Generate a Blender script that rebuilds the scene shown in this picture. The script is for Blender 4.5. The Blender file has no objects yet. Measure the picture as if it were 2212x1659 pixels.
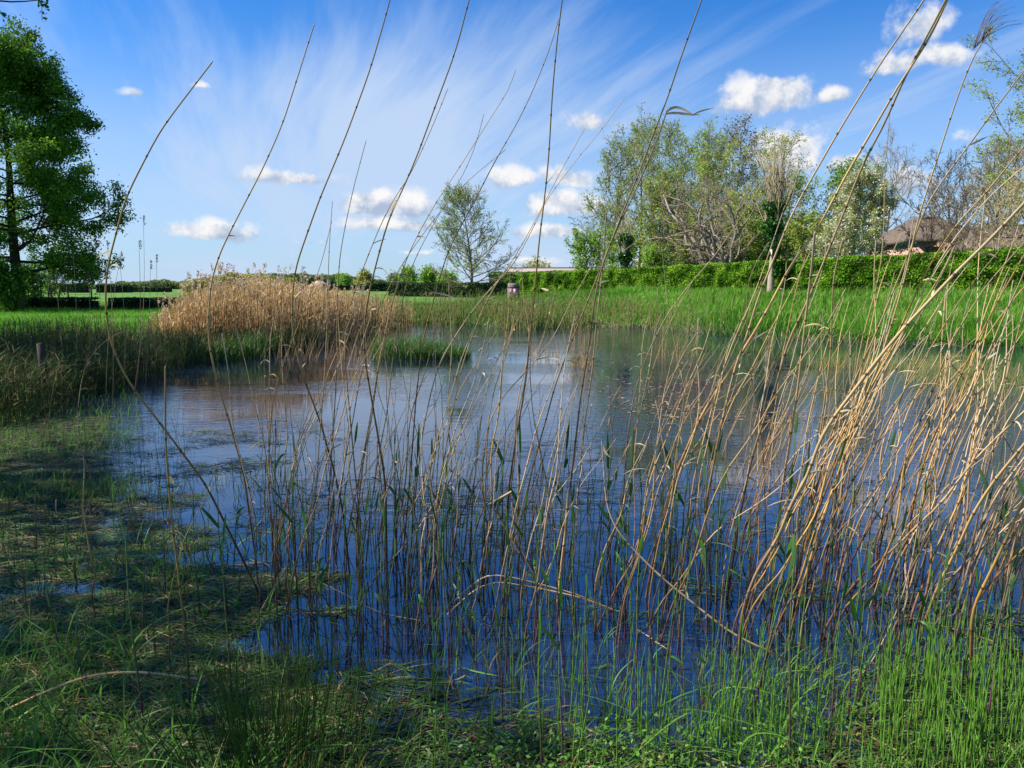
import bpy, math, random
import numpy as np
from mathutils import Vector
RNG = np.random.default_rng(7)
random.seed(7)
S = bpy.context.scene
COL = S.collection
# ------------------------------------------------------------------ camera geometry
FPX, CX, CY, HOR, CAMZ = 1671.0, 1106.0, 829.5, 622.0, 1.75
PITCH = math.atan((CY - HOR) / FPX)
cp, sp = math.cos(PITCH), math.sin(PITCH)

def ray(x, y):
    a = (np.asarray(x, float) - CX) / FPX
    b = (CY - np.asarray(y, float)) / FPX
    return np.stack([a, cp + b * sp, -sp + b * cp], -1)

def P(x, y, Y):
    d = ray(x, y)
    return d * (np.asarray(Y, float) / d[..., 1])[..., None] + np.array([0, 0, CAMZ])

def W(x, y, z=0.0):
    d = ray(x, y)
    return d * ((z - CAMZ) / d[..., 2])[..., None] + np.array([0, 0, CAMZ])

# ------------------------------------------------------------------ small helpers
def sstep(a, b, x):
    t = np.clip((x - a) / (b - a), 0, 1)
    return t * t * (3 - 2 * t)

_perm = np.random.default_rng(3).random((256, 256))
def vnoise(x, y):
    xi = np.floor(x).astype(int); yi = np.floor(y).astype(int)
    fx = x - xi; fy = y - yi
    fx = fx * fx * (3 - 2 * fx); fy = fy * fy * (3 - 2 * fy)
    g = lambda i, j: _perm[i & 255, j & 255]
    return (g(xi, yi) * (1 - fx) + g(xi + 1, yi) * fx) * (1 - fy) + (g(xi, yi + 1) * (1 - fx) + g(xi + 1, yi + 1) * fx) * fy

def nrm(v):
    return v / np.maximum(np.linalg.norm(v, axis=-1, keepdims=True), 1e-9)

def tag(o, label=None, cat=None, group=None, kind=None):
    if label:
        o['label'] = label
        if len(label.split()) > 16: print('LONG', len(label.split()), label)
    if cat: o['category'] = cat
    if group: o['group'] = group
    if kind: o['kind'] = kind
    return o

def empty(name, loc=(0, 0, 0)):
    o = bpy.data.objects.new(name, None); COL.objects.link(o)
    o.location = loc; o.empty_display_size = 0.1
    return o

def mesh(name, V, F, t=None, m=None, parent=None, smooth=False, loc=None):
    """V (n,3), F list of (k,3|4) int arrays, t (n,) float attribute -> one mesh object"""
    V = np.asarray(V, np.float32).reshape(-1, 3)
    if not isinstance(F, list): F = [F]
    me = bpy.data.meshes.new(name)
    if loc is None: loc = (0, 0, 0)
    V = V - np.asarray(loc, np.float32)
    F = [np.asarray(f, np.int32) for f in F if len(f)]
    idx = np.concatenate([f.ravel() for f in F]).astype(np.int32)
    tot = np.concatenate([np.full(len(f), f.shape[1], np.int32) for f in F])
    st = np.concatenate([[0], np.cumsum(tot)[:-1]]).astype(np.int32)
    me.vertices.add(len(V)); me.vertices.foreach_set('co', V.ravel())
    me.loops.add(len(idx)); me.loops.foreach_set('vertex_index', idx)
    me.polygons.add(len(tot)); me.polygons.foreach_set('loop_start', st)
    me.polygons.foreach_set('loop_total', tot)
    if smooth: me.polygons.foreach_set('use_smooth', np.ones(len(tot), bool))
    if t is not None:
        a = me.attributes.new('t', 'FLOAT', 'POINT'); a.data.foreach_set('value', np.asarray(t, np.float32).ravel())
    me.update(calc_edges=True)
    if m: me.materials.append(m)
    o = bpy.data.objects.new(name, me); COL.objects.link(o)
    o.location = loc
    if parent: o.parent = parent
    return o

def tubes(Pt, R, sides=4, cap=False):
    """Pt (N,K,3), R (N,K) -> V, quads, (N,K) index helper"""
    N, K, _ = Pt.shape
    T = np.gradient(Pt, axis=1); T = nrm(T)
    ref = nrm(np.array([0.31, 0.83, 0.17]) + 0 * T)
    n = nrm(np.cross(T, ref)); b = np.cross(T, n)
    a = np.arange(sides) / sides * 2 * np.pi
    ring = n[:, :, None] * np.cos(a)[None, None, :, None] + b[:, :, None] * np.sin(a)[None, None, :, None]
    V = Pt[:, :, None] + ring * R[:, :, None, None]
    base = (np.arange(N) * K * sides)[:, None, None] + (np.arange(K - 1) * sides)[None, :, None]
    j = np.arange(sides)[None, None]; j2 = (j + 1) % sides
    F = np.stack([base + j, base + j2, base + j2 + sides, base + j + sides], -1).reshape(-1, 4)
    return V.reshape(-1, 3), F

class Bag:
    def __init__(s): s.V = []; s.F = []; s.t = []; s.n = 0
    def add(s, V, F, t=0.5):
        V = np.asarray(V, float).reshape(-1, 3)
        s.V.append(V); s.F.append(np.asarray(F, int) + s.n)
        s.t.append(np.broadcast_to(np.asarray(t, float).ravel() if np.ndim(t) else t, (len(V),)))
        s.n += len(V)
    def build(s, name, m, parent=None, smooth=False, loc=None):
        return mesh(name, np.concatenate(s.V), s.F, np.concatenate(s.t), m, parent, smooth, loc)

def blades(root, h, w, lean, az, t, K=4, curve=2.0):
    """grass-like tapered blades. root (N,3), lean (N,2) sideways tip offset as part of h"""
    N = len(root)
    s = np.linspace(0, 1, K)[None, :, None]
    L = np.concatenate([lean, np.zeros((N, 1))], 1)[:, None] * h[:, None, None] * s ** curve
    ll = np.linalg.norm(lean, axis=1)[:, None, None]
    up = np.zeros((N, K, 3)); up[..., 2:] = h[:, None, None] * s * (1 - 0.35 * np.minimum(ll, 1.6) * s)
    c = root[:, None] + L + up
    side = np.stack([np.cos(az), np.sin(az), 0 * az], -1)[:, None] * (w[:, None, None] * 0.5 * np.clip(1.05 - s ** 1.7, 0.05, 1))
    V = np.stack([c - side, c + side], 2).reshape(-1, 3)
    base = (np.arange(N) * K * 2)[:, None] + (np.arange(K - 1) * 2)[None]
    F = np.stack([base, base + 1, base + 3, base + 2], -1).reshape(-1, 4)
    return V, F, np.repeat(t, K * 2)

def strands(root, L, w, az, t, z=0.012, K=4, wav=0.25):
    """blades lying flat on the water"""
    N = len(root)
    s = np.linspace(-0.5, 0.5, K)[None, :, None]
    d = np.stack([np.cos(az), np.sin(az), 0 * az], -1)[:, None]; e = np.stack([-np.sin(az), np.cos(az), 0 * az], -1)[:, None]
    bend = RNG.normal(0, wav, N)[:, None, None]
    c = root[:, None] + d * L[:, None, None] * s + e * (L[:, None, None] * bend * s ** 2)
    c[..., 2] += np.abs(RNG.normal(0, z, (N, K)))
    tilt = RNG.normal(0, 0.5, N)[:, None, None]
    ww = w[:, None, None] * 0.5 * np.clip(1.05 - (2 * s) ** 2 * 0.9, 0.1, 1)
    side = e * ww + np.array([0, 0, 1.0]) * ww * tilt * 0.5
    V = np.stack([c - side, c + side], 2).reshape(-1, 3)
    base = (np.arange(N) * K * 2)[:, None] + (np.arange(K - 1) * 2)[None]
    F = np.stack([base, base + 1, base + 3, base + 2], -1).reshape(-1, 4)
    return V, F, np.repeat(t, K * 2)

def leaves(c, size, t, up=0.0, aspect=0.6, rng=RNG):
    """random kite leaf quads at centres c"""
    N = len(c)
    a = nrm(rng.normal(size=(N, 3))); n = nrm(rng.normal(size=(N, 3)) + np.array([0, 0, up]))
    b = nrm(np.cross(a, n)); a = np.cross(n, b)
    sz = (size * rng.uniform(0.6, 1.3, N))[:, None]
    V = np.stack([c - a * sz * .5, c + b * sz * aspect * .5 - a * sz * .05, c + a * sz * .5, c - b * sz * aspect * .5 - a * sz * .05], 1).reshape(-1, 3)
    F = np.arange(N * 4).reshape(-1, 4)
    return V, F, np.repeat(t, 4)

def boxmesh(x0, x1, y0, y1, z0, z1):
    V = np.array([(x, y, z) for z in (z0, z1) for y in (y0, y1) for x in (x0, x1)], float)
    F = np.array([(0, 2, 3, 1), (4, 5, 7, 6), (0, 1, 5, 4), (2, 6, 7, 3), (0, 4, 6, 2), (1, 3, 7, 5)])
    return V, F

# ------------------------------------------------------------------ materials
def lin(c):
    return tuple(((v + 0.055) / 1.055) ** 2.4 if v > 0.04045 else v / 12.92 for v in c)

def ramp_mat(name, stops, rough=0.8, trans=0.0, objvar=0.0, noise=0.0, nscale=20.0, spec=0.2, bump=0.0):
    m = bpy.data.materials.new(name); m.use_nodes = True
    nt = m.node_tree; N = nt.nodes; L = nt.links
    for n in list(N): N.remove(n)
    out = N.new('ShaderNodeOutputMaterial')
    at = N.new('ShaderNodeAttribute'); at.attribute_name = 't'
    fac = at.outputs['Fac']
    if noise:
        no = N.new('ShaderNodeTexNoise'); no.inputs['Scale'].default_value = nscale; no.inputs['Detail'].default_value = 5
        tc = N.new('ShaderNodeTexCoord'); L.new(tc.outputs['Object'], no.inputs['Vector'])
        mu = N.new('ShaderNodeMath'); mu.operation = 'MULTIPLY_ADD'; L.new(no.outputs['Fac'], mu.inputs[0])
        mu.inputs[1].default_value = noise; ad = N.new('ShaderNodeMath'); ad.operation = 'SUBTRACT'
        L.new(fac, ad.inputs[0]); ad.inputs[1].default_value = noise * 0.5; L.new(ad.outputs[0], mu.inputs[2]); fac = mu.outputs[0]
    cr = N.new('ShaderNodeValToRGB'); L.new(fac, cr.inputs['Fac'])
    el = cr.color_ramp.elements
    while len(el) > 1: el.remove(el[-1])
    el[0].position = stops[0][0]; el[0].color = (*stops[0][1], 1)
    for p, c in stops[1:]:
        e = el.new(p); e.color = (*c, 1)
    col = cr.outputs['Color']
    if objvar:
        oi = N.new('ShaderNodeObjectInfo')
        mr = N.new('ShaderNodeMapRange'); L.new(oi.outputs['Random'], mr.inputs['Value'])
        mr.inputs['To Min'].default_value = 1 - objvar; mr.inputs['To Max'].default_value = 1 + objvar
        hs = N.new('ShaderNodeHueSaturation'); L.new(mr.outputs[0], hs.inputs['Value']); L.new(col, hs.inputs['Color'])
        mr2 = N.new('ShaderNodeMapRange'); mu2 = N.new('ShaderNodeMath'); mu2.operation = 'FRACT'
        mu3 = N.new('ShaderNodeMath'); mu3.operation = 'MULTIPLY'; mu3.inputs[1].default_value = 17.3
        L.new(oi.outputs['Random'], mu3.inputs[0]); L.new(mu3.outputs[0], mu2.inputs[0]); L.new(mu2.outputs[0], mr2.inputs['Value'])
        mr2.inputs['To Min'].default_value = 0.75; mr2.inputs['To Max'].default_value = 1.15; L.new(mr2.outputs[0], hs.inputs['Saturation'])
        col = hs.outputs['Color']
    pb = N.new('ShaderNodeBsdfPrincipled'); L.new(col, pb.inputs['Base Color'])
    pb.inputs['Roughness'].default_value = rough
    pb.inputs['Specular IOR Level'].default_value = spec
    if bump:
        nb = N.new('ShaderNodeTexNoise'); nb.inputs['Scale'].default_value = nscale * 2; nb.inputs['Detail'].default_value = 6
        tc2 = N.new('ShaderNodeTexCoord'); L.new(tc2.outputs['Object'], nb.inputs['Vector'])
        bp = N.new('ShaderNodeBump'); bp.inputs['Strength'].default_value = bump; L.new(nb.outputs['Fac'], bp.inputs['Height']); L.new(bp.outputs[0], pb.inputs['Normal'])
    sh = pb.outputs[0]
    if trans:
        tr = N.new('ShaderNodeBsdfTranslucent'); L.new(col, tr.inputs['Color'])
        mx = N.new('ShaderNodeMixShader'); mx.inputs[0].default_value = trans; L.new(sh, mx.inputs[1]); L.new(tr.outputs[0], mx.inputs[2]); sh = mx.outputs[0]
    L.new(sh, out.inputs['Surface'])
    return m

M = {}
M['dead_reed'] = ramp_mat('dead_reed_stalk', [(0, (.12, .07, .04)), (.05, (.12, .07, .04)), (.08, (.09, .05, .035)), (.25, (.2, .115, .055)), (.5, (.41, .255, .10)), (.8, (.44, .29, .13)), (1, (.33, .24, .15))], .55, 0, .4, .4, 9, .25)
M['dead_leaf'] = ramp_mat('dry_reed_leaf', [(0, (.38, .26, .12)), (1, (.7, .56, .34))], .7, .3, .2)
M['shoot'] = ramp_mat('green_shoot_stalk', [(0, (.035, .02, .02)), (.05, (.06, .018, .03)), (.3, (.085, .03, .04)), (.5, (.07, .1, .04)), (1, (.08, .16, .05))], .4, 0, .2, .12, 15, .4)
M['shoot_leaf'] = ramp_mat('green_shoot_leaf', [(0, (.035, .1, .02)), (1, (.07, .18, .03))], .45, .35, .2, 0, 1, .35)
M['grass_near'] = ramp_mat('wet_grass', [(0, (.38, .22, .09)), (.1, (.22, .18, .06)), (.2, (.05, .11, .018)), (.6, (.095, .23, .025)), (1, (.18, .37, .05))], .5, .4, 0, 0, 1, .25)
M['mat'] = ramp_mat('floating_blades', [(0, (.04, .025, .016)), (.2, (.14, .09, .045)), (.35, (.06, .08, .022)), (.8, (.07, .17, .026)), (.95, (.12, .25, .04)), (1, (.42, .28, .14))], .5, .2, 0, 0, 1, .25)
M['meadow'] = ramp_mat('meadow_grass', [(0, (.04, .12, .01)), (.5, (.085, .26, .015)), (.85, (.14, .36, .03)), (1, (.28, .40, .08))], .7, .45, 0, 0, 1, .1)
M['bed'] = ramp_mat('brown_reed', [(0, (.28, .16, .06)), (.4, (.56, .38, .17)), (.8, (.74, .54, .28)), (1, (.8, .62, .36))], .75, .35, 0, 0, 1, .1)
M['straw'] = ramp_mat('thin_straw', [(0, (.1, .06, .04)), (.4, (.24, .15, .07)), (.8, (.42, .27, .12)), (1, (.5, .36, .19))], .7, .15, 0, 0, 1, .15)
M['plume'] = ramp_mat('reed_plume', [(0, (.3, .22, .13)), (1, (.75, .62, .45))], .9, .4)
M['plume_dark'] = ramp_mat('dark_plume', [(0, (.05, .035, .03)), (1, (.14, .1, .1))], .9, .2)
M['darkreed'] = ramp_mat('shaded_reed', [(0, (.06, .07, .03)), (.55, (.06, .13, .03)), (.8, (.14, .12, .05)), (1, (.30, .22, .11))], .7, .3, 0, 0, 1, .1)
M['sedge'] = ramp_mat('sedge_blade', [(0, (.03, .075, .012)), (.6, (.05, .14, .018)), (.88, (.10, .21, .04)), (1, (.5, .44, .26))], .5, .4, 0, 0, 1, .2)
M['reedgreen'] = ramp_mat('young_reed', [(0, (.3, .2, .1)), (.3, (.22, .2, .07)), (.7, (.11, .2, .035)), (1, (.3, .27, .1))], .6, .3)
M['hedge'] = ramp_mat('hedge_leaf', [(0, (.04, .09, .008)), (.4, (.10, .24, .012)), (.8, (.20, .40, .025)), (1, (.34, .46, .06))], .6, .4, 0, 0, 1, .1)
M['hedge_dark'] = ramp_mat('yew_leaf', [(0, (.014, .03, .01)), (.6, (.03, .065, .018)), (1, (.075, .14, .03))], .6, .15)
M['core'] = ramp_mat('hedge_dark_core', [(0, (.02, .018, .01)), (1, (.035, .03, .018))], .9)
M['leaf_big'] = ramp_mat('maple_leaf', [(0, (.03, .08, .01)), (.5, (.08, .19, .016)), (.85, (.16, .32, .025)), (1, (.32, .45, .05))], .6, .4, 0, 0, 1, .12)
M['leaf_fresh'] = ramp_mat('fresh_leaf', [(0, (.12, .22, .025)), (.5, (.22, .38, .05)), (1, (.34, .52, .09))], .6, .45, 0, 0, 1, .1)
M['leaf_olive'] = ramp_mat('bud_leaf', [(0, (.24, .20, .05)), (.5, (.36, .36, .08)), (1, (.47, .52, .14))], .7, .45, 0, 0, 1, .1)
M['leaf_birch'] = ramp_mat('catkin_leaf', [(0, (.06, .06, .02)), (.6, (.1, .1, .025)), (1, (.14, .17, .04))], .6, .35)
M['ivy'] = ramp_mat('ivy_leaf', [(0, (.015, .05, .01)), (.7, (.04, .12, .02)), (1, (.09, .22, .04))], .35, .1)
M['blossom'] = ramp_mat('blossom', [(0, (.6, .55, .45)), (1, (.85, .82, .76))], .8, .4)
M['bark'] = ramp_mat('bark_grey_brown', [(0, (.12, .09, .065)), (1, (.25, .2, .145))], .9, 0, 0, .6, 6, .1, .4)
M['bark_dark'] = ramp_mat('bark_dark', [(0, (.03, .022, .018)), (1, (.07, .055, .04))], .9, 0, 0, .6, 6, .1, .4)
M['bark_pale'] = ramp_mat('bark_pale', [(0, (.15, .115, .085)), (1, (.34, .28, .21))], .85, 0, 0, .7, 5, .1, .4)
M['twig_tan'] = ramp_mat('tan_twigs', [(0, (.22, .17, .10)), (1, (.42, .34, .21))], .85, 0, 0, .5, 5)
M['wood'] = ramp_mat('far_canopy', [(0, (.12, .15, .06)), (.5, (.2, .25, .09)), (1, (.3, .36, .13))], .8, .3)
M['thatch'] = ramp_mat('thatch', [(0, (.06, .048, .04)), (1, (.19, .145, .115))], .95, 0, 0, 1.6, 5, .05, 1.)
M['brick'] = ramp_mat('pink_brick', [(0, (.36, .22, .16)), (1, (.5, .32, .24))], .9, 0, 0, .8, 3, .1)
M['roofgrey'] = ramp_mat('barn_roof', [(0, (.2, .16, .15)), (1, (.33, .27, .25))], .85, 0, 0, .8, 1.5, .1)
M['ridge'] = ramp_mat('ridge_tile', [(0, (.03, .03, .035)), (1, (.05, .05, .055))], .7)
M['paintdark'] = ramp_mat('dark_window', [(0, (.02, .025, .02)), (1, (.03, .04, .03))], .2, 0, 0, 0, 1, .5)
M['post'] = ramp_mat('weathered_post', [(0, (.035, .028, .022)), (1, (.09, .075, .06))], .95, 0, 0, .8, 12, .1, .6)
M['barrel'] = ramp_mat('old_wood', [(0, (.15, .11, .09)), (1, (.3, .23, .2))], .9, 0, 0, .8, 8, .1)
M['pink'] = ramp_mat('pink_sign', [(0, (.8, .25, .5)), (1, (.85, .35, .6))], .6)
M['leaf_float'] = ramp_mat('floating_leaf', [(0, (.12, .06, .03)), (.6, (.3, .17, .1)), (1, (.42, .26, .18))], .4, 0, 0, 0, 1, .5)
M['silver'] = ramp_mat('silvery_leaf', [(0, (.12, .17, .12)), (1, (.35, .42, .33))], .5, .2)

def ground_mat():
    m = bpy.data.materials.new('ground_turf'); m.use_nodes = True
    nt = m.node_tree; N = nt.nodes; L = nt.links; pb = N['Principled BSDF']
    g = N.new('ShaderNodeNewGeometry')
    n1 = N.new('ShaderNodeTexNoise'); n1.inputs['Scale'].default_value = .35; n1.inputs['Detail'].default_value = 8; n1.inputs['Roughness'].default_value = .7
    L.new(g.outputs['Position'], n1.inputs['Vector'])
    cr = N.new('ShaderNodeValToRGB'); L.new(n1.outputs['Fac'], cr.inputs['Fac'])
    cr.color_ramp.elements[0].position = .3; cr.color_ramp.elements[0].color = (.05, .12, .02, 1)
    cr.color_ramp.elements[1].position = .7; cr.color_ramp.elements[1].color = (.12, .24, .04, 1)
    sx = N.new('ShaderNodeSeparateXYZ'); L.new(g.outputs['Position'], sx.inputs[0])
    mr = N.new('ShaderNodeMapRange'); L.new(sx.outputs['Z'], mr.inputs['Value']); mr.inputs['From Min'].default_value = 0.02; mr.inputs['From Max'].default_value = 0.2
    mx = N.new('ShaderNodeMixRGB'); L.new(mr.outputs[0], mx.inputs[0]); mx.inputs[1].default_value = (.045, .035, .02, 1); L.new(cr.outputs[0], mx.inputs[2])
    L.new(mx.outputs[0], pb.inputs['Base Color']); pb.inputs['Roughness'].default_value = .95; pb.inputs['Specular IOR Level'].default_value = .1
    return m

def water_mat():
    m = bpy.data.materials.new('pond_water'); m.use_nodes = True
    nt = m.node_tree; N = nt.nodes; L = nt.links; pb = N['Principled BSDF']
    pb.inputs['Base Color'].default_value = (.007, .014, .034, 1); pb.inputs['Roughness'].default_value = .015
    pb.inputs['IOR'].default_value = 2.5; pb.inputs['Specular Tint'].default_value = (.92, .97, 1, 1); pb.inputs['Specular IOR Level'].default_value = .5
    g = N.new('ShaderNodeNewGeometry')
    def noi(sc, sx, sy, det, rot=0):
        mp = N.new('ShaderNodeMapping'); mp.inputs['Scale'].default_value = (sx, sy, 1); mp.inputs['Rotation'].default_value = (0, 0, rot)
        L.new(g.outputs['Position'], mp.inputs['Vector'])
        n = N.new('ShaderNodeTexNoise'); n.inputs['Scale'].default_value = sc; n.inputs['Detail'].default_value = det; L.new(mp.outputs[0], n.inputs['Vector']); return n.outputs['Fac']
    a = noi(5.0, .7, 1.6, 3, .3); b = noi(14, .8, 1.5, 2, -.3); c = noi(.22, 1, 1.3, 2)
    mr = N.new('ShaderNodeMapRange'); L.new(c, mr.inputs['Value']); mr.inputs['From Min'].default_value = .45; mr.inputs['From Max'].default_value = .55
    mr.inputs['To Min'].default_value = .15; mr.inputs['To Max'].default_value = 1.0
    sx = N.new('ShaderNodeSeparateXYZ'); L.new(g.outputs['Position'], sx.inputs[0])
    fy = N.new('ShaderNodeMapRange'); L.new(sx.outputs['Y'], fy.inputs['Value']); fy.inputs['From Min'].default_value = 4.5; fy.inputs['From Max'].default_value = 9; fy.inputs['To Min'].default_value = .12; fy.inputs['To Max'].default_value = 1
    k = N.new('ShaderNodeMath'); k.operation = 'MULTIPLY'; L.new(mr.outputs[0], k.inputs[0]); L.new(fy.outputs[0], k.inputs[1])
    s = N.new('ShaderNodeMath'); s.operation = 'MULTIPLY_ADD'; L.new(b, s.inputs[0]); s.inputs[1].default_value = .3; L.new(a, s.inputs[2])
    h = N.new('ShaderNodeMath'); h.operation = 'MULTIPLY'; L.new(s.outputs[0], h.inputs[0]); L.new(k.outputs[0], h.inputs[1])
    bp = N.new('ShaderNodeBump'); bp.inputs['Strength'].default_value = 1.0; bp.inputs['Distance'].default_value = .0095; L.new(h.outputs[0], bp.inputs['Height']); L.new(bp.outputs[0], pb.inputs['Normal'])
    return m

# ------------------------------------------------------------------ terrain
shore_px = [(-200, 900), (0, 835), (300, 775), (450, 757), (640, 737), (760, 716), (860, 698), (1000, 701), (1150, 709), (1300, 704), (1450, 709), (1600, 725), (1750, 734), (2000, 744), (2212, 748), (2500, 765)]
pond = [tuple(W(x, y)[:2]) for x, y in shore_px] + [(19, 14), (16, 4), (11, 1.9), (5, 1.95), (0, 2.1), (-3, 2.0), (-7, 2.2), (-11, 5)]
PA = np.array(pond); PB = np.roll(PA, -1, 0)

def pond_sd(X, Y):
    p = np.stack([np.ravel(X), np.ravel(Y)], -1).astype(float)
    out = np.full(len(p), 1e9); ins = np.zeros(len(p), bool)
    for a, b in zip(PA, PB):
        e = b - a; w = p - a
        tt = np.clip((w @ e) / (e @ e), 0, 1)
        out = np.minimum(out, np.linalg.norm(w - tt[:, None] * e, axis=1))
        c = (a[1] > p[:, 1]) != (b[1] > p[:, 1])
        xi = a[0] + (p[:, 1] - a[1]) / (b[1] - a[1] + 1e-12) * (b[0] - a[0])
        ins ^= c & (p[:, 0] < xi)
    return np.where(ins, -out, out).reshape(np.shape(X))

def ground(X, Y):
    X = np.asarray(X, float); Y = np.asarray(Y, float)
    d = pond_sd(X, Y) + (vnoise(X * .9, Y * .9) - .5) * .5
    left = .16 + np.clip((Y - 28) / 72, 0, 1) * .95
    right = .16 + 1.28 * np.clip(d / 15, 0, 1)
    w = sstep(-2, 9, X)
    hill = left * (1 - w) + right * w
    hill = .16 + (hill - .16) * sstep(9, 22, Y)
    hill = hill + (1.25 - hill) * sstep(95, 160, Y)
    hill = hill + (vnoise(X * .35, Y * .35) - .5) * .06
    return np.where(d > 0, sstep(0, 1.3, d) * hill, -.45 * sstep(0, 2.0, -d) - .01)

def G(x, y): return float(ground(np.array([x]), np.array([y]))[0])

def build_ground():
    def axis(n, lim, pw, c=0):
        s = np.linspace(-1, 1, n); return c + np.sign(s) * (np.abs(s) ** pw) * lim
    xs = axis(281, 2500, 3.6); ys = np.concatenate([[-600, -200, -60, -20, -8, -3], np.linspace(-1, 60, 150), 60 + (np.linspace(0, 1, 90)[1:] ** 2.6) * 3400])
    # finer spacing across the pond
    xs = np.unique(np.concatenate([xs[np.abs(xs) > 45], np.linspace(-45, 45, 200)]))
    X, Y = np.meshgrid(xs, ys); Z = ground(X, Y)
    nx, ny = len(xs), len(ys)
    V = np.stack([X, Y, Z], -1).reshape(-1, 3)
    i = np.arange(ny - 1)[:, None] * nx + np.arange(nx - 1)[None]
    F = np.stack([i, i + 1, i + nx + 1, i + nx], -1).reshape(-1, 4)
    o = mesh('ground', V, F, None, ground_mat(), smooth=True); tag(o, kind='structure')

build_ground()
wv = np.array([(-16, .8, 0), (26, .8, 0), (26, 45, 0), (-16, 45, 0)], float)
tag(mesh('water', wv, np.array([[0, 1, 2, 3]]), None, water_mat()), kind='structure')

def resample(pts, step):
    pts = np.asarray(pts, float); seg = np.linalg.norm(np.diff(pts, axis=0), axis=1); cum = np.concatenate([[0], np.cumsum(seg)])
    n = max(4, int(cum[-1] / step)); u = np.linspace(0, cum[-1], n)
    return np.stack([np.interp(u, cum, pts[:, k]) for k in range(pts.shape[1])], -1), cum[-1]
def smooth(p, it=2):
    for _ in range(it):
        q = p.copy(); q[1:-1] = (p[:-2] + 2 * p[1:-1] + p[2:]) / 4; p = q
    return p
# ------------------------------------------------------------------ trees
def grow(start, dirs, length, r0, r1, K, gnarl, up, rng):
    N = len(start); pts = np.zeros((N, K, 3)); pts[:, 0] = start; d = nrm(dirs.copy()); st = (length / (K - 1))[:, None]
    bend = rng.normal(0, 1, (N, 3))
    for k in range(1, K):
        bend = bend * .35 + rng.normal(0, 1, (N, 3)) * .9
        d = nrm(d + bend * gnarl + np.array([0, 0, up]))
        pts[:, k] = pts[:, k - 1] + d * st
    s = np.linspace(0, 1, K)[None]
    return pts, r0[:, None] * (1 - s) + r1[:, None] * s

def tree(name, label, cat, base, H, levels, r0=.2, seed=1, leaf=None, bark='bark', env=None, trunk_h=1.0, trunk_gn=.03, lean=(0, 0), group=None, extra=None, leafname='crown', minr=.008, clumpy=0.0):
    rng = np.random.default_rng(seed)
    base = np.array(base, float)
    root = empty(name, base); tag(root, label, cat, group)
    env = env or (lambda t: np.sin(np.clip(t, 0, 1) * np.pi * .9 + .25))
    p, r = grow(base[None] - [[0, 0, .15]], np.array([[lean[0], lean[1], 1.0]]), np.array([H * trunk_h]), np.array([r0]), np.array([r0 * (.12 if trunk_h > .8 else .75)]), 12, trunk_gn, .04, rng)
    r[:, 0] *= 1.35
    bag = Bag(); V, F = tubes(p, r, 9); bag.add(V, F, .5)
    cur, curR = p, r; tips = []
    for li, lv in enumerate(levels):
        N, K, _ = cur.shape; n = lv['n']
        M_ = N * n; pi = np.repeat(np.arange(N), n)
        t = lv.get('t0', .2) + (lv.get('t1', 1.) - lv.get('t0', .2)) * ((np.tile(np.arange(n), N) + rng.uniform(0, 1, M_)) / n)
        f = t * (K - 1); i0 = np.clip(f.astype(int), 0, K - 2); fr = (f - i0)[:, None]
        st = cur[pi, i0] * (1 - fr) + cur[pi, i0 + 1] * fr
        tan = nrm(cur[pi, i0 + 1] - cur[pi, i0])
        rr = (curR[pi, i0] * (1 - fr[:, 0]) + curR[pi, i0 + 1] * fr[:, 0])
        a0 = np.cross(tan, nrm(np.array([.2, .1, 1.]) * 0 + rng.normal(size=(M_, 3)))); a0 = nrm(a0)
        if li == 0:   # spread primaries round the trunk
            az = np.tile(np.arange(n), N) * 2.399 + rng.uniform(-.4, .4, M_)
            a0 = np.stack([np.cos(az), np.sin(az), 0 * az], -1)
        ang = np.radians(lv['ang'] + rng.normal(0, lv.get('angv', 9), M_))
        if 'angt' in lv: ang = ang + np.radians(lv['angt']) * (t - .5)
        d = tan * np.cos(ang)[:, None] + a0 * np.sin(ang)[:, None]
        if lv.get('flat'): d[:, 2] *= (1 - lv['flat'])
        L_ = lv['len'] * H * rng.uniform(.7, 1.15, M_)
        L_ = L_ * (env(t) if li == 0 else (1.1 - .55 * t))
        ra = np.maximum(rr * lv.get('rr', .6), minr); rb = np.maximum(ra * lv.get('taper', .25), minr * .6)
        pts, R = grow(st, d, np.maximum(L_, .1), ra, rb, lv.get('K', 5), lv.get('gn', .12), lv.get('up', .05), rng)
        V, F = tubes(pts, R, 6 if li == 0 else (4 if li == 1 else 3)); bag.add(V, F, rng.uniform(.2, .8))
        cur, curR = pts, R
        if leaf and li >= len(levels) - leaf.get('lv', 1): tips.append(pts[:, 1:].reshape(-1, 3))
    bag.build('trunk', M[bark], root, True, tuple(base)).location = (0, 0, 0)
    if leaf:
        T = np.concatenate(tips)
        for lf in ([leaf] + leaf.get('also', [])):
            n = lf['n']
            c = T[rng.integers(0, len(T), n)] + rng.normal(0, lf.get('spread', .12), (n, 3))
            if lf.get('zmin') is not None: c = c[c[:, 2] > base[2] + lf['zmin'] * H]
            if clumpy:
                q = vnoise(c[:, 0] * clumpy + 7, c[:, 2] * clumpy + c[:, 1] * .6 * clumpy)
                c = c[q + rng.uniform(-.18, .18, len(c)) > .42]
            tt = np.clip(rng.normal(.5, .22, len(c)) + .25 * (vnoise(c[:, 0] * .9, c[:, 2] * .9 + c[:, 1]) - .5) * 2, 0, 1)
            V, F, t_ = leaves(c, lf['size'], tt, .6, lf.get('asp', .6), rng)
            o = mesh(lf.get('name', leafname), V, F, t_, M[lf['mat']], root, False, tuple(base)); o.location = (0, 0, 0)
    return root

def at(px, Y): 
    x = float(P(px, HOR, Y)[0]); return (x, Y, G(x, Y))
def hgt(px, py, Y): return float(P(px, py, Y)[2]) - at(px, Y)[2]

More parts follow.
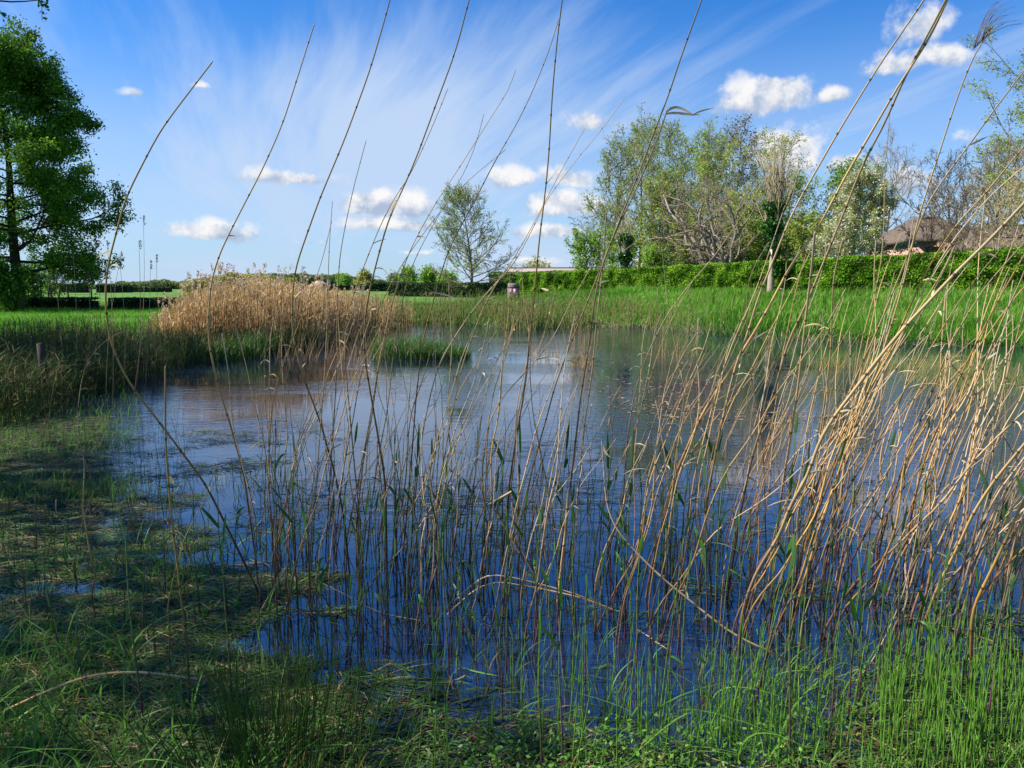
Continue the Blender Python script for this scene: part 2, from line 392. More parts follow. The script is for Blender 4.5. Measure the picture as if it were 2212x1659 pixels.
STD = [dict(n=26, t0=.18, ang=52, angt=-35, len=.36, gn=.1, up=.07, K=7, rr=.45), dict(n=7, t0=.2, ang=38, len=.13, gn=.15, up=.05, K=5, rr=.5), dict(n=5, t0=.15, ang=36, len=.06, gn=.18, up=.03, K=4, rr=.6)]

# big tree at the left edge
bx = at(38, 48)
tree('maple_tree', 'large dark green leafy tree with layered branches at the left edge of the lawn', 'tree', bx, hgt(38, 75, 48) * .95,
     [dict(n=46, t0=.14, ang=76, angt=-45, len=.43, gn=.08, up=.04, K=8, rr=.36), dict(n=10, t0=.22, ang=44, len=.17, gn=.15, up=.0, K=5, rr=.5, flat=.45), dict(n=6, t0=.2, ang=40, len=.06, gn=.2, up=.0, K=4, rr=.6, flat=.3)],
     .34, 11, dict(n=150000, size=.17, mat='leaf_big', spread=.2, lv=2), 'bark_dark', env=lambda t: 1.12 - .8 * t)
# trees out of the frame at the left whose crowns shade the near bank; one twig hangs into the picture, the third is added for its shade
for k, (x, y, hh, sd) in enumerate([(-11.5, 6.6, 11, 21), (-16, 14.5, 12, 22), (-10.0, 2.9, 8.6, 23)]):
    tree('oak_tree', ['broad leafy tree beside the pond whose twig tips hang in at the upper left corner', 'leafy tree on the left bank behind the nearest one', 'unseen leafy tree added on the near bank to shade the near left'][k], 'tree', (x, y, G(x, y)), hh,
         [dict(n=18, t0=.28, ang=65, angt=-40, len=[.46, .46, .40][k], gn=.1, up=.06, K=7, rr=.45), dict(n=8, t0=.25, ang=42, len=.17, gn=.15, up=.0, K=5, rr=.5), dict(n=5, t0=.2, ang=40, len=.06, gn=.2, up=0, K=4, rr=.6)],
         .28, sd, dict(n=[5500, 11000, 2000][k], size=.2, mat='leaf_big', spread=.3, lv=2), 'bark_dark', env=lambda t: 1.0 - .5 * t)
oak = [o for o in S.objects if o.name == 'oak_tree'][0]
ob = Vector(oak.location); rg = np.random.default_rng(5)
e0 = P(-30, 2, 7.0); br = smooth(resample(np.array([[ob.x + .3, 6.6, 5.2], [-8.5, 6.9, 5.6], [e0[0] - .6, 7.0, e0[2] + .25], e0, P(30, 8, 7.0), P(85, 0, 7.0)]), .12)[0], 3)
bag = Bag(); V, F = tubes(br[None], np.linspace(.07, .004, len(br))[None], 6); bag.add(V, F, .5)
m_ = 26; ii = rg.integers(len(br) - 22, len(br), m_); tw, tr = grow(br[ii], np.stack([rg.normal(.35, .5, m_), rg.normal(0, .5, m_), rg.normal(-.25, .35, m_)], -1), rg.uniform(.08, .3, m_), np.full(m_, .004), np.full(m_, .002), 5, .25, -.03, rg)
V, F = tubes(tw, tr, 3); bag.add(V, F, .5)
mesh('branch', np.concatenate(bag.V), bag.F, np.concatenate(bag.t), M['bark_dark'], oak, True, tuple(ob)).location = (0, 0, 0)
tt_ = tw[:, 1:].reshape(-1, 3); c = tt_[rg.integers(0, len(tt_), 330)] + rg.normal(0, .018, (330, 3)); V, F, t_ = leaves(c, .05, rg.uniform(0, .6, 330), .3, .5, rg)
mesh('twig_leaves', V, F, t_, M['leaf_big'], oak, False, tuple(ob)).location = (0, 0, 0)
# centre lone tree
tree('young_lime_tree', 'lone twiggy cone-shaped tree with sparse fresh leaves above the dark hedge', 'tree', at(1020, 78), hgt(1020, 408, 78) * .92,
     [dict(n=60, t0=.08, ang=60, angt=-44, len=.58, gn=.05, up=.03, K=7, rr=.4), dict(n=8, t0=.2, ang=34, len=.16, gn=.08, up=.05, K=5, rr=.5), dict(n=5, t0=.2, ang=30, len=.08, gn=.1, up=.05, K=4, rr=.6)],
     .17, 31, dict(n=5600, size=.16, mat='leaf_fresh', spread=.12), 'bark', env=lambda t: 1.1 - .82 * t, minr=.018)
# tall trees of the copse
def airy(px, top, Y, seed, label, n=9000, mat='leaf_olive', wid=.34, size=.2, bark='bark', name='tall_tree', r=.2, t0=.2, also=None, group=None):
    return tree(name, label, 'tree', at(px, Y), hgt(px, top, Y) * .86,
         [dict(n=30, t0=t0, ang=46, angt=-26, len=wid, gn=.09, up=.08, K=7, rr=.45), dict(n=8, t0=.2, ang=36, len=.13, gn=.14, up=.03, K=5, rr=.5), dict(n=5, t0=.15, ang=38, len=.065, gn=.18, up=0, K=4, rr=.6)],
         r, seed, dict(n=int(n * .55), size=size, mat=mat, spread=.18, also=also or ([dict(n=int(n * .5), size=size, mat='leaf_fresh', name='foliage', spread=.16)] if mat == 'leaf_olive' and n > 2600 else [])), bark, env=lambda t: .55 + .6 * np.sin(t * 2.9), group=group, minr=.017)
airy(1322, 300, 82, 41, 'tall airy tree with olive buds and bare lower trunk, leftmost of the tall copse', 5000, 'leaf_olive', .30)
airy(1378, 266, 86, 42, 'tallest rounded bare-topped tree in the copse behind the first ivy-clad pollard', 5000, 'leaf_olive', .32)
airy(1425, 262, 92, 43, 'tall grey-brown twiggy tree just right of the rounded one in the copse', 5000, 'leaf_olive', .3, .2)
airy(1472, 280, 80, 44, 'pale green slender tree in the middle of the copse', 6000, 'leaf_fresh', .24)
airy(1522, 262, 88, 45, 'thin tree with a green tuft at its tip left of the dark birch', 6000, 'leaf_fresh', .2)
airy(1575, 250, 90, 46, 'dark drooping birch, highest crown of the copse', 8000, 'leaf_birch', .2, .22, 'bark_pale', 'birch_tree')
airy(1560, 325, 76, 47, 'broad tree in golden brown bud right behind the pale gnarled tree', 9000, 'leaf_olive', .42, .2, 'twig_tan', 'budding_tree', t0=.08)
airy(1630, 300, 74, 48, 'bare tan tree with upright twigs behind the second ivy-clad pollard', 7000, 'leaf_olive', .4, .16, 'twig_tan', 'budding_tree', t0=.08)
airy(1430, 380, 72, 49, 'bushy yellow-green tree behind the first ivy-clad pollard', 8000, 'leaf_olive', .34, .2, 'bark', 'budding_tree', t0=.08)
airy(1590, 450, 72, 61, 'dense low olive thicket tree at the foot of the copse', 8000, 'leaf_olive', .7, .22, 'bark', 'budding_tree', r=.1, t0=.02)
airy(1700, 400, 74, 62, 'leafing shrub tree between the second pollard and the white blossom', 10000, 'leaf_fresh', .45, .2, 'twig_tan', 'budding_tree', r=.1, t0=.05)
airy(1270, 505, 78, 50, 'small light green bushy tree at the left foot of the copse', 8000, 'leaf_fresh', .5, .2, 'bark', 'small_tree', t0=.05, r=.08)
airy(1285, 430, 84, 63, 'grey twiggy small tree behind the light green bush', 1500, 'leaf_olive', .45, .15, 'bark', 'bare_tree', t0=.1, r=.1)
airy(1412, 545, 70, 51, 'low bright green shrub behind the hedge right of the first pollard', 6000, 'leaf_fresh', .7, .2, 'bark', 'shrub', t0=.03, r=.06)
airy(1815, 352, 72, 52, 'fresh green tree crown rising behind the large white blossom tree', 11000, 'leaf_fresh', .3, .22, 'bark', 'green_tree')
airy(1905, 322, 82, 53, 'tall bare tree fanning out behind the right of the white blossom tree', 1500, 'leaf_olive', .42, .15, 'bark', 'bare_tree', t0=.12)
airy(2042, 345, 70, 54, 'bare grey-brown tree left of the thatched house', 800, 'leaf_olive', .42, .14, 'bark_dark', 'bare_tree', t0=.15)
airy(2118, 325, 60, 55, 'bare orange-tinged tree standing in front of the thatched roofs', 2500, 'leaf_olive', .42, .14, 'bark', 'bare_tree', t0=.12)
airy(2000, 415, 55, 101, 'small twiggy brown tree in front of the left thatched gable', 500, 'leaf_olive', .6, .12, 'bark', 'bare_tree', t0=.06, r=.08)
airy(2075, 395, 53, 102, 'spreading bare shrubby tree in front of the thatched roofs', 900, 'leaf_olive', .6, .12, 'bark', 'bare_tree', t0=.06, r=.1)
airy(2150, 420, 51, 103, 'bare shrub with orange buds in front of the right thatched roof', 1200, 'leaf_olive', .7, .12, 'twig_tan', 'bare_tree', t0=.05, r=.08)
airy(2180, 300, 66, 64, 'twiggy tree between the bare orange-tinged tree and the right edge', 3500, 'leaf_olive', .4, .14, 'bark', 'bare_tree', t0=.12)
airy(2262, 40, 52, 56, 'large pale budding tree reaching in at the right edge', 22000, 'leaf_olive', .52, .15, 'bark_pale', 'plane_tree', r=.3)
for px, tp, Y, sd in [(1350, 520, 76, 70), (1455, 500, 73, 71), (1510, 500, 70, 72), (1640, 500, 71, 73), (1740, 510, 68, 74), (1680, 480, 78, 77)]:
    airy(px, tp, Y, sd, {1350: 'low leafing bush in the undergrowth left of the first pollard', 1455: 'low leafing bush between the first pollard and the gnarled tree', 1510: 'olive bush at the left foot of the gnarled tree', 1640: 'dark green bush at the right foot of the gnarled tree', 1740: 'olive bush left of the large white blossom tree', 1680: 'bush behind the second pollard trunk'}[px], 9000, 'leaf_fresh' if px in (1640, 1455, 1350) else 'leaf_olive', .9, .22, 'bark', 'bush', r=.06, t0=.02, group='bushes in the copse behind the hedge')
# blossom trees
def blossom(px, top, Y, seed, label, n, w=.55):
    return tree('blossom_tree', label, 'tree', at(px, Y), hgt(px, top, Y) * .88,
        [dict(n=30, t0=.12, ang=58, angt=-40, len=w, gn=.1, up=.06, K=7, rr=.5), dict(n=9, t0=.2, ang=40, len=.17, gn=.15, up=.02, K=5, rr=.5), dict(n=6, t0=.15, ang=40, len=.07, gn=.18, up=0, K=4, rr=.6)],
        .14, seed, dict(n=n, size=.12, mat='leaf_olive', spread=.12, also=[dict(n=int(n * .45), size=.13, mat='blossom', name='blossom', spread=.14, asp=.9), dict(n=int(n * .3), size=.13, mat='leaf_fresh', name='foliage', spread=.14)]), 'bark', env=lambda t: 1.1 - .65 * t, minr=.01)
blossom(1835, 378, 56, 57, 'large round tree covered in white blossom behind the long hedge', 26000, .56)
blossom(1475, 455, 74, 58, 'small tree with white blossom among the copse left of the gnarled tree', 9000, .5)
# gnarled bare tree: short bole that forks low into thick pale limbs
tree('gnarled_tree', 'old pale gnarled tree forking low into thick twisting bare limbs behind the hedge', 'tree', at(1556, 60), hgt(1556, 340, 60) * 1.2,
     [dict(n=9, t0=.25, ang=47, angv=10, len=.74, gn=.2, up=.10, K=14, rr=.55, taper=.28), dict(n=8, t0=.22, ang=46, len=.38, gn=.26, up=.04, K=9, rr=.55, taper=.3), dict(n=6, t0=.2, ang=46, len=.16, gn=.24, up=.03, K=6, rr=.6), dict(n=4, t0=.2, ang=42, len=.05, gn=.2, up=0, K=4, rr=.6)],
     .42, 77, dict(n=1500, size=.1, mat='leaf_olive', spread=.1), 'bark_pale', env=lambda t: 1 + 0 * t, trunk_h=.16, leafname='buds', minr=.012)

def pollard(px, Y, topivy, botivy, whiptop, seed, label):
    b = at(px, Y); rng = np.random.default_rng(seed)
    zt = float(P(px, topivy, Y)[2]); zb = float(P(px, botivy, Y)[2]); zw = float(P(px, whiptop, Y)[2])
    H = zt - b[2]; root = empty('pollard_tree', b); tag(root, label, 'tree', 'ivy-clad pollards in front of the hedge')
    p, r = grow(np.array([b]) - [[0, 0, .1]], np.array([[.02, 0, 1.]]), np.array([H]), np.array([.2]), np.array([.19]), 10, .02, .02, rng)
    r[:, -3:] *= 1.25; r[:, 0] *= 1.2
    bag = Bag(); V, F = tubes(p, r, 10); bag.add(V, F, .8)
    n = 46 if whiptop < 400 else 26
    st = p[0, rng.integers(6, 10, n)] + rng.normal(0, .1, (n, 3)); az = rng.uniform(0, 6.28, n); a = rng.uniform(.05, .55, n)
    d = np.stack([np.cos(az) * a, np.sin(az) * a, 1 + 0 * a], -1)
    w, wr = grow(st, d, (zw - zt) * rng.uniform(.55, 1.08, n), np.full(n, .045), np.full(n, .012), 8, .05, .10, rng)
    V, F = tubes(w, wr, 4)
    # side twigs on the whips
    K = 8; m = n * 6; pi = np.repeat(np.arange(n), 6); ki = rng.integers(2, 7, m)
    tan = nrm(w[pi, ki + 0] - w[pi, ki - 1]); d2 = nrm(tan + rng.normal(0, .45, (m, 3)))
    w2, r2 = grow(w[pi, ki], d2, rng.uniform(.5, 1.5, m), np.full(m, .018), np.full(m, .008), 5, .08, .08, rng)
    b2 = Bag(); b2.add(V, F, .6); V, F = tubes(w2, r2, 3); b2.add(V, F, .7)
    bag.build('trunk', M['bark_pale'], root, True, b).location = (0, 0, 0)
    b2.build('shoots', M['twig_tan'], root, True, b).location = (0, 0, 0)
    z = rng.uniform(zb, zt + .4, 5200); s = (z - zb) / (zt - zb)
    rad = (.24 + .16 * s ** 1.2) * rng.uniform(.5, 1.25, len(z)) * (1 + .35 * np.sin(z * 5 + rng.uniform(0, 1, len(z))))
    az = rng.uniform(0, 6.28, len(z)); az = np.where((s < .4) & (np.cos(az) < -.1), az + 3.14, az)
    c = np.stack([b[0] + .02 + rad * np.cos(az), b[1] + rad * np.sin(az), z], -1)
    V, F, t_ = leaves(c, .17, np.clip(rng.normal(.5, .3, len(c)), 0, 1), .4, .8, rng)
    mesh('ivy', V, F, t_, M['ivy'], root, False, b).location = (0, 0, 0)
pollard(1664, 45.5, 452, 600, 282, 81, 'pale ivy-wrapped pollard with tall bare whips, in front of the hedge at right')
pollard(1348, 58, 517, 622, 470, 82, 'shorter ivy-wrapped pollard in front of the hedge near the centre')

# round far trees
for px, tp, Y, lb, mt in [(788, 598, 210, 'pale round tree on the horizon right of the far wood', 'leaf_olive'), (885, 592, 190, 'round green tree on the horizon left of the lone lime', 'leaf_fresh'), (925, 595, 170, 'bright green bushy tree beside the hedge left of the lone lime', 'leaf_fresh'), (850, 603, 200, 'low dark tree between the pale round trees on the horizon', 'leaf_birch'), (965, 600, 160, 'light green tree just left of the lone lime trunk', 'leaf_fresh'), (745, 603, 230, 'small tree at the right end of the far wood', 'leaf_fresh'), (1170, 575, 150, 'bare round tree above the barn roof', 'leaf_olive')]:
    tree('field_tree', lb, 'tree', at(px, Y), hgt(px, tp, Y),
         [dict(n=16, t0=.1, ang=60, angt=-35, len=.75, gn=.1, up=.05, K=5, rr=.5), dict(n=6, t0=.2, ang=40, len=.25, gn=.15, up=.03, K=4, rr=.5)],
         .2, int(px), dict(n=900 if px == 1170 else 4200, size=.5, mat='wood' if mt == 'leaf_birch' else mt, spread=.6, lv=2), 'bark', env=lambda t: 1.0 - .45 * t, minr=.03)
for px, tp, Y, sd, lb in [(60, 585, 60, 91, 'pale green undergrowth shrub right of the big left trunk'), (20, 585, 44, 92, 'ground-hugging leafy shrub at the foot of the big left tree'), (108, 570, 75, 93, 'small yellow-green shrub behind the left hedge'), (138, 565, 90, 94, 'thin bare sapling beyond the clipped block hedges'), (-30, 575, 52, 95, 'green bush at the far left edge')]:
    airy(px, tp, Y, sd, lb, 600 if px == 138 else 7000, 'leaf_big', .75, .17, 'bark_dark', 'shrub' if px != 138 else 'sapling', r=.06, t0=.03, group='shrubs under the big left tree')

# far woods: masses on the horizon
def wood(name, label, x0, x1, Y, tops, n, mat='wood', size=1.1, depth=25):
    rng = np.random.default_rng(int(abs(x0) + Y))
    px = rng.uniform(x0, x1, n); YY = Y + rng.uniform(0, depth, n)
    tp = np.interp(px, [a for a, b in tops], [b for a, b in tops])
    lump = np.abs(np.sin(px * .09) * .4 + np.sin(px * .23 + 1) * .3 + np.sin(px * .041)) * 3.0
    X = P(px, np.full(n, HOR), YY)[:, 0]
    zt = P(px, tp + 5 - lump, np.full(n, Y))[:, 2]; zg = 1.0
    u = rng.uniform(0, 1, n) ** .6
    z = zg + (zt - zg) * u
    c = np.stack([X, YY, z], -1)
    V, F, t_ = leaves(c, size, np.clip(.45 + .25 * np.sin(px * .15) * np.sin(px * .07) + rng.normal(0, .2, n), 0, 1), .6, .8, rng)
    bag = Bag(); bag.add(V, F, t_)
    o = bag.build(name, M[mat]); tag(o, label, 'woodland', kind='stuff')
wood('far_woodland', 'long low wood along the horizon behind the reeds', 470, 860, 330, [(400, 612), (470, 592), (560, 588), (740, 590), (790, 598), (860, 605)], 26000)
wood('far_tree_line', 'low olive trees along the horizon behind the clipped hedges at left', 180, 480, 300, [(180, 615), (230, 610), (290, 606), (340, 602), (400, 606), (480, 596)], 14000, size=1.0)
wood('willow_scrub', 'olive green scrub mound rising behind the brown reed bed', 395, 640, 70, [(395, 610), (440, 596), (500, 588), (560, 590), (640, 600)], 16000, 'leaf_olive', .3, 8)
wood('horizon_woods', 'thin distant woods beyond the hedges', -400, 2700, 600, [(-400, 612), (2700, 612)], 22000, size=2.4, depth=60)

# ------------------------------------------------------------------ hedges
def hedge(label, p0, p1, depth, zt0, zt1, n, size, mat='hedge', bumpy=.12, zb=None, group=None, name='hedge', dens_top=.25):
    rng = np.random.default_rng(int(abs(p0[0] * 10) + n)); p0 = np.array(p0, float); p1 = np.array(p1, float)
    e = p1 - p0; L_ = np.linalg.norm(e); e /= L_; nn = np.array([e[1], -e[0]])
    if nn @ (-(p0 + p1)) < 0: nn = -nn
    K = max(3, int(L_ / 1.0)); s = np.linspace(0, 1, K)
    cx = p0[None] + (p1 - p0)[None] * s[:, None]; zg = ground(cx[:, 0], cx[:, 1]) - .1; zt = zt0 + (zt1 - zt0) * s
    V = []; q = .14
    for f, zz in ((1, zg), (1, zt - q), (-1, zt - q), (-1, zg)):
        a = cx + nn * f * (depth / 2 - q); V.append(np.concatenate([a, zz[:, None]], 1))
    V = np.stack(V, 1).reshape(-1, 3)
    F = []
    for k in range(K - 1):
        for j in range(4): F.append((k * 4 + j, k * 4 + (j + 1) % 4, k * 4 + 4 + (j + 1) % 4, k * 4 + 4 + j))
    F.append((0, 1, 2, 3)); b = (K - 1) * 4; F.append((b + 3, b + 2, b + 1, b))
    mid = (p0 + p1) / 2; loc = (mid[0], mid[1], G(*mid))
    root = empty(name, loc); tag(root, label, 'hedge', group)
    mesh('branches', V, np.array(F), np.full(len(V), .5), M['core'], root, False, loc).location = (0, 0, 0)  # solid dark box in place of branches; inner shade put into its colour
    u = rng.uniform(0, 1, n); kind = rng.uniform(0, 1, n)
    zgn = np.interp(u, s, zg); ztn = zt0 + (zt1 - zt0) * u
    top = kind < dens_top
    v = rng.uniform(0, 1, n); front = kind < .9
    off = np.where(top, rng.uniform(-.5, .5, n) * depth, np.where(front, 1, -1) * depth / 2)
    z = np.where(top, ztn, zgn + (ztn - zgn) * v)
    bump = (vnoise(u * L_ * 1.6 + 5, z * 1.9) - .5) * 2 * bumpy + rng.normal(0, .045, n)
    off = off + np.where(top, 0, np.sign(off) * bump); z = z + np.where(top, bump * .45 + np.abs(rng.normal(0, .03, n)), 0)
    pos = p0[None] + (p1 - p0)[None] * u[:, None] + nn[None] * off[:, None]
    # ends
    c = np.concatenate([pos, z[:, None]], 1)
    t = np.clip(.45 + (vnoise(u * L_ * 2.3, z * 2.7) - .5) * 1.0 + rng.normal(0, .18, n) + np.where(top, .2, 0), 0, 1)  # top leaves lighter: light on the hedge top put into the colour
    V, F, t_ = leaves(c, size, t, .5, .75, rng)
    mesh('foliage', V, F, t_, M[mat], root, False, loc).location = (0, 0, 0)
    return root
def xy(px, Y): return (float(P(px, HOR, Y)[0]), Y)
a = xy(1128, 70); b = xy(2212, 35.5); far = (b[0] + (b[0] - a[0]) * .5, b[1] + (b[1] - a[1]) * .5)
za = float(P(1128, 594, 70)[2]); zb_ = float(P(2212, 540, 35.5)[2])
hedge('long bright green clipped hedge running along the top of the right bank', a, far, 1.3, za, zb_ + (zb_ - za) * .5, 150000, .12, bumpy=.2, dens_top=.18)
hedge('second clipped hedge, a dark green line above the left end of the long hedge', xy(1060, 96), xy(1560, 84), 1.2, float(P(1060, 590, 96)[2]), float(P(1560, 577, 84)[2]), 26000, .16, 'hedge')
hedge('dark clipped hedge with a bright top across the middle of the view', xy(850, 84), xy(1128, 74), 1.5, float(P(850, 614, 84)[2]), float(P(1100, 612, 74)[2]), 34000, .13, 'hedge_dark', dens_top=.4)
hedge('distant low dark hedge above the dark clipped hedge', xy(800, 130), xy(905, 130), 2, float(P(800, 611, 130)[2]), float(P(905, 611, 130)[2]), 4000, .22, 'hedge_dark')
hedge('thin far hedge line across the open field behind the brown reeds', xy(700, 150), xy(830, 150), 2, float(P(700, 616, 150)[2]), float(P(830, 616, 150)[2]), 4000, .25, 'hedge_dark')
hedge('low dark box hedge on the lawn at the left edge', xy(-120, 50), xy(205, 50), 1.0, float(P(0, 645, 50)[2]), float(P(190, 645, 50)[2]), 22000, .1, 'hedge_dark', .05, dens_top=.4)
hedge('low dark box hedge on the lawn just left of the brown reeds', xy(240, 50), xy(430, 50), 1.0, float(P(240, 646, 50)[2]), float(P(430, 646, 50)[2]), 15000, .1, 'hedge_dark', .05, dens_top=.4)
for x0, x1, yt, Y, lb in [(160, 186, 614, 105, 'clipped dark hedge block, leftmost of the row on the far lawn'), (137, 161, 615, 112, 'clipped dark hedge block behind the leftmost one'), (216, 250, 616, 105, 'clipped dark hedge block in the middle of the far lawn row'), (260, 280, 617, 108, 'smallest clipped dark hedge block on the far lawn'), (292, 366, 621, 115, 'longest and lowest clipped hedge strip on the far lawn')]:
    hedge(lb, xy(x0, Y), xy(x1, Y), 2.0, float(P(x0, yt, Y)[2]), float(P(x1, yt, Y)[2]), 3000, .18, 'hedge_dark', .04, group='clipped hedges on the far lawn')

# ------------------------------------------------------------------ buildings
def part(name, V, F, m, parent, loc, t=.5):
    V = np.asarray(V, float)
    o = mesh(name, V, F, np.full(len(V), t), M[m], parent, False, loc); o.location = (0, 0, 0); return o
def prism_roof(x0, x1, y0, y1, ze, zr, hip=0.0, ov=.4):
    x0 -= ov; x1 += ov; y0 -= ov; y1 += ov; ym = (y0 + y1) / 2; h = hip
    V = [(x0, y0, ze), (x1, y0, ze), (x1, y1, ze), (x0, y1, ze), (x0 + h, ym, zr), (x1 - h, ym, zr)]
    Vt = V + [(a, b_, c - .3) for a, b_, c in V[:4]]
    return Vt, [np.array([(0, 1, 5, 4), (2, 3, 4, 5), (6, 7, 1, 0), (7, 8, 2, 1), (8, 9, 3, 2), (9, 6, 0, 3), (9, 8, 7, 6)]), np.array([(0, 4, 3), (1, 2, 5)])]
def house(label, name, x0, x1, Y, D, zw, zr, wallm, roofm, hip, wins, gable=False, doors=()):
    X0 = xy(x0, Y)[0]; X1 = xy(x1, Y)[0]; g = G((X0 + X1) / 2, Y) - .3; loc = ((X0 + X1) / 2, Y + D / 2, g + .3)
    root = empty(name, loc); tag(root, label, 'building')
    V, F = boxmesh(X0, X1, Y, Y + D, g, zw); part('wall', V, F, wallm, root, loc)
    V, F = prism_roof(X0, X1, Y, Y + D, zw, zr, hip); part('roof', V, F, roofm, root, loc)
    V, F = boxmesh(X0 + hip + .1, X1 - hip - .1, Y + D / 2 - .25, Y + D / 2 + .25, zr - .12, zr + .12); part('ridge', V, F, 'ridge' if roofm == 'roofgrey' else roofm, root, loc)
    for wx, wy0, wy1, ww in wins:
        wX = xy(wx, Y)[0]; V, F = boxmesh(wX - ww / 2, wX + ww / 2, Y - .06, Y + .02, float(P(wx, wy1, Y)[2]), float(P(wx, wy0, Y)[2]))
        f = part('window', V, F, 'paintdark', root, loc)
    return root
Zp = lambda y, Y: float(P(1100, y, Y)[2])
house('long low barn with a grey-brown roof behind the hedges at centre', 'barn', 1098, 1560, 125, 12, Zp(600, 125), Zp(579, 131), 'brick', 'roofgrey', 0, [])
house('salmon brick cottage with steep thatched roof, left of the two at right', 'thatched_house', 1978, 2135, 62, 9, Zp(515, 62), Zp(470, 66), 'brick', 'thatch', 2.2, [(2010, 533, 545, 1.2), (2050, 533, 545, 1.1), (2090, 528, 545, 1.0)])
house('thatched house with a broad brown roof at the right edge', 'thatched_house', 2118, 2420, 58, 10, Zp(530, 58), Zp(488, 63), 'brick', 'thatch', 3, [(2140, 533, 545, 1.2)])
house('small pink-roofed house far away across the field', 'farm_house', 668, 698, 250, 8, Zp(618, 250), Zp(607, 254), 'brick', 'brick', 1.5, [])
house('brown and grey shed half hidden in the copse beside the first pollard', 'shed', 1392, 1440, 100, 8, Zp(575, 100), Zp(560, 104), 'brick', 'roofgrey', 0, [])

# pink-labelled barrel by the hedge end
bl = at(1109, 58); root = empty('barrel', bl); tag(root, 'weathered grey-brown barrel with pink signs at the left end of the long hedge', 'barrel')
zs = np.linspace(0, 1.05, 9); rr = .40 + .05 * np.sin(zs / 1.05 * np.pi)
z1 = float(P(1109, 612, 58)[2]) - bl[2]
zs = np.linspace(0, z1, 9)
V, F = tubes(np.stack([0 * zs, 0 * zs, zs], -1)[None], rr[None], 20)
Vc = np.concatenate([V, [[0, 0, z1]]]); o = mesh('body', Vc, [F, np.array([(160 + i, 160 + (i + 1) % 20, 180) for i in range(20)])], np.full(len(Vc), .5), M['barrel'], root, True)
for zz in (.2 * z1, .8 * z1):
    V, F = tubes(np.array([[[0, 0, zz - .03], [0, 0, zz + .03]]]), np.full((1, 2), .455), 20); mesh('hoop', V, F, np.full(len(V), .3), M['post'], root)
for dx in (-.2, .12):
    V, F = boxmesh(dx - .11, dx + .11, -.5, -.47, z1 * .45, z1 * .72); mesh('sign', V, F, np.full(len(V), .5), M['pink'], root)
    V, F = boxmesh(dx - .05, dx + .05, -.506, -.5, z1 * .54, z1 * .63); mesh('sign_patch', V, F, np.full(len(V), 1.), M['blossom'], root)

def posts(px, Y, ytop, r, label, group=None, lean=0.0):
    b = at(px, Y); zt = float(P(px, ytop, Y)[2]) - b[2]
    zs = np.linspace(-.3, zt, 7); c = np.stack([lean * zs, 0 * zs, zs], -1)[None]
    V, F = tubes(c, np.full((1, 7), r) * np.array([[1.1, 1.05, 1, 1, .98, .97, .9]]), 9)
    V = np.concatenate([V, [[lean * zt, 0, zt + .01]]])
    o = mesh('wooden_post', V, [F, np.array([(54 + i, 54 + (i + 1) % 9, 63) for i in range(9)])], np.full(len(V), .5), M['post'], None, False); o.location = b
    tag(o, label, 'post', group)
posts(88, 11.2, 742, .055, 'dark weathered wooden post standing in the shaded reeds at the left edge', lean=-.05)
for i, (px, yt) in enumerate([(88, 606), (102, 620), (112, 612), (124, 622), (196, 618), (147, 620)]):
    posts(px, 62 + i * 2, yt, .07, ['thick dark stake left of the others under the big left tree', 'short thin stake second from the big left tree', 'leaning stake third from the big left tree', 'short stake beside the clipped block hedge', 'thin stake between two clipped hedge blocks', 'low stake in front of the bare sapling'][i], 'stakes on the left lawn', [.0, .12, -.15, .2, .05, -.1][i])

# ------------------------------------------------------------------ grass
def area(n, x0, x1, y0, y1, cond=None, pw=1.0):
    """world-space scatter, denser towards the viewer"""
    u = RNG.uniform(0, 1, n); Y = y0 * (y1 / y0) ** u if pw else RNG.uniform(y0, y1, n); X = RNG.uniform(x0, x1, n)
    if cond is not None:
        k = cond(X, Y); X, Y = X[k], Y[k]
    return X, Y
def inview(X, Y, m=1.15): return np.abs(X) < .664 * Y * m + 1

def grass_patch(name, label, X, Y, h, w, mat, lean=.3, wind=(.15, 0), z=None, K=4, tmean=.5, tsd=.22, flip=0.0, cat='grass'):
    n = len(X); Z = ground(X, Y) if z is None else np.full(n, z)
    big = vnoise(X * .5, Y * .5)
    hh = h * RNG.uniform(.55, 1.25, n) * (.7 + .6 * big); le = RNG.normal(0, lean, (n, 2)) + np.array(wind)
    t = np.clip(RNG.normal(tmean, tsd, n) + (vnoise(X * .8 + 9, Y * .8) - .5) * .5 + (vnoise(X * .23 + 3, Y * .4) - .5) * .5, 0, 1)
    V, F, t_ = blades(np.stack([X, Y, Z - .02], -1), hh, np.full(n, w) * RNG.uniform(.6, 1.3, n), le, RNG.uniform(0, 3.14, n), t, K)
    o = mesh(name, V, F, t_, M[mat]); tag(o, label, cat, kind='stuff'); return o
X, Y = area(150000, -3, 34, 21, 72, lambda X, Y: inview(X, Y) & (pond_sd(X, Y) > -.1) & (pond_sd(X, Y) < 40))
grass_patch('meadow_grass', 'tall bright green meadow grass on the right bank', X, Y, .5, .042, 'meadow', .35, tsd=.33)
X, Y = area(200000, -36, -1, 12, 60, lambda X, Y: inview(X, Y) & (pond_sd(X, Y) > .1))
grass_patch('lawn_grass', 'green grass of the left lawn', X, Y, .22, .02, 'meadow', .4)
X, Y = area(2600, 0, 26, 23, 55, lambda X, Y: inview(X, Y) & (pond_sd(X, Y) > .2) & (pond_sd(X, Y) < 25))
grass_patch('meadow_stalks', 'scattered taller pale stalks in the meadow of the right bank', X, Y, .75, .03, 'reedgreen', .25, tmean=.5, tsd=.4)
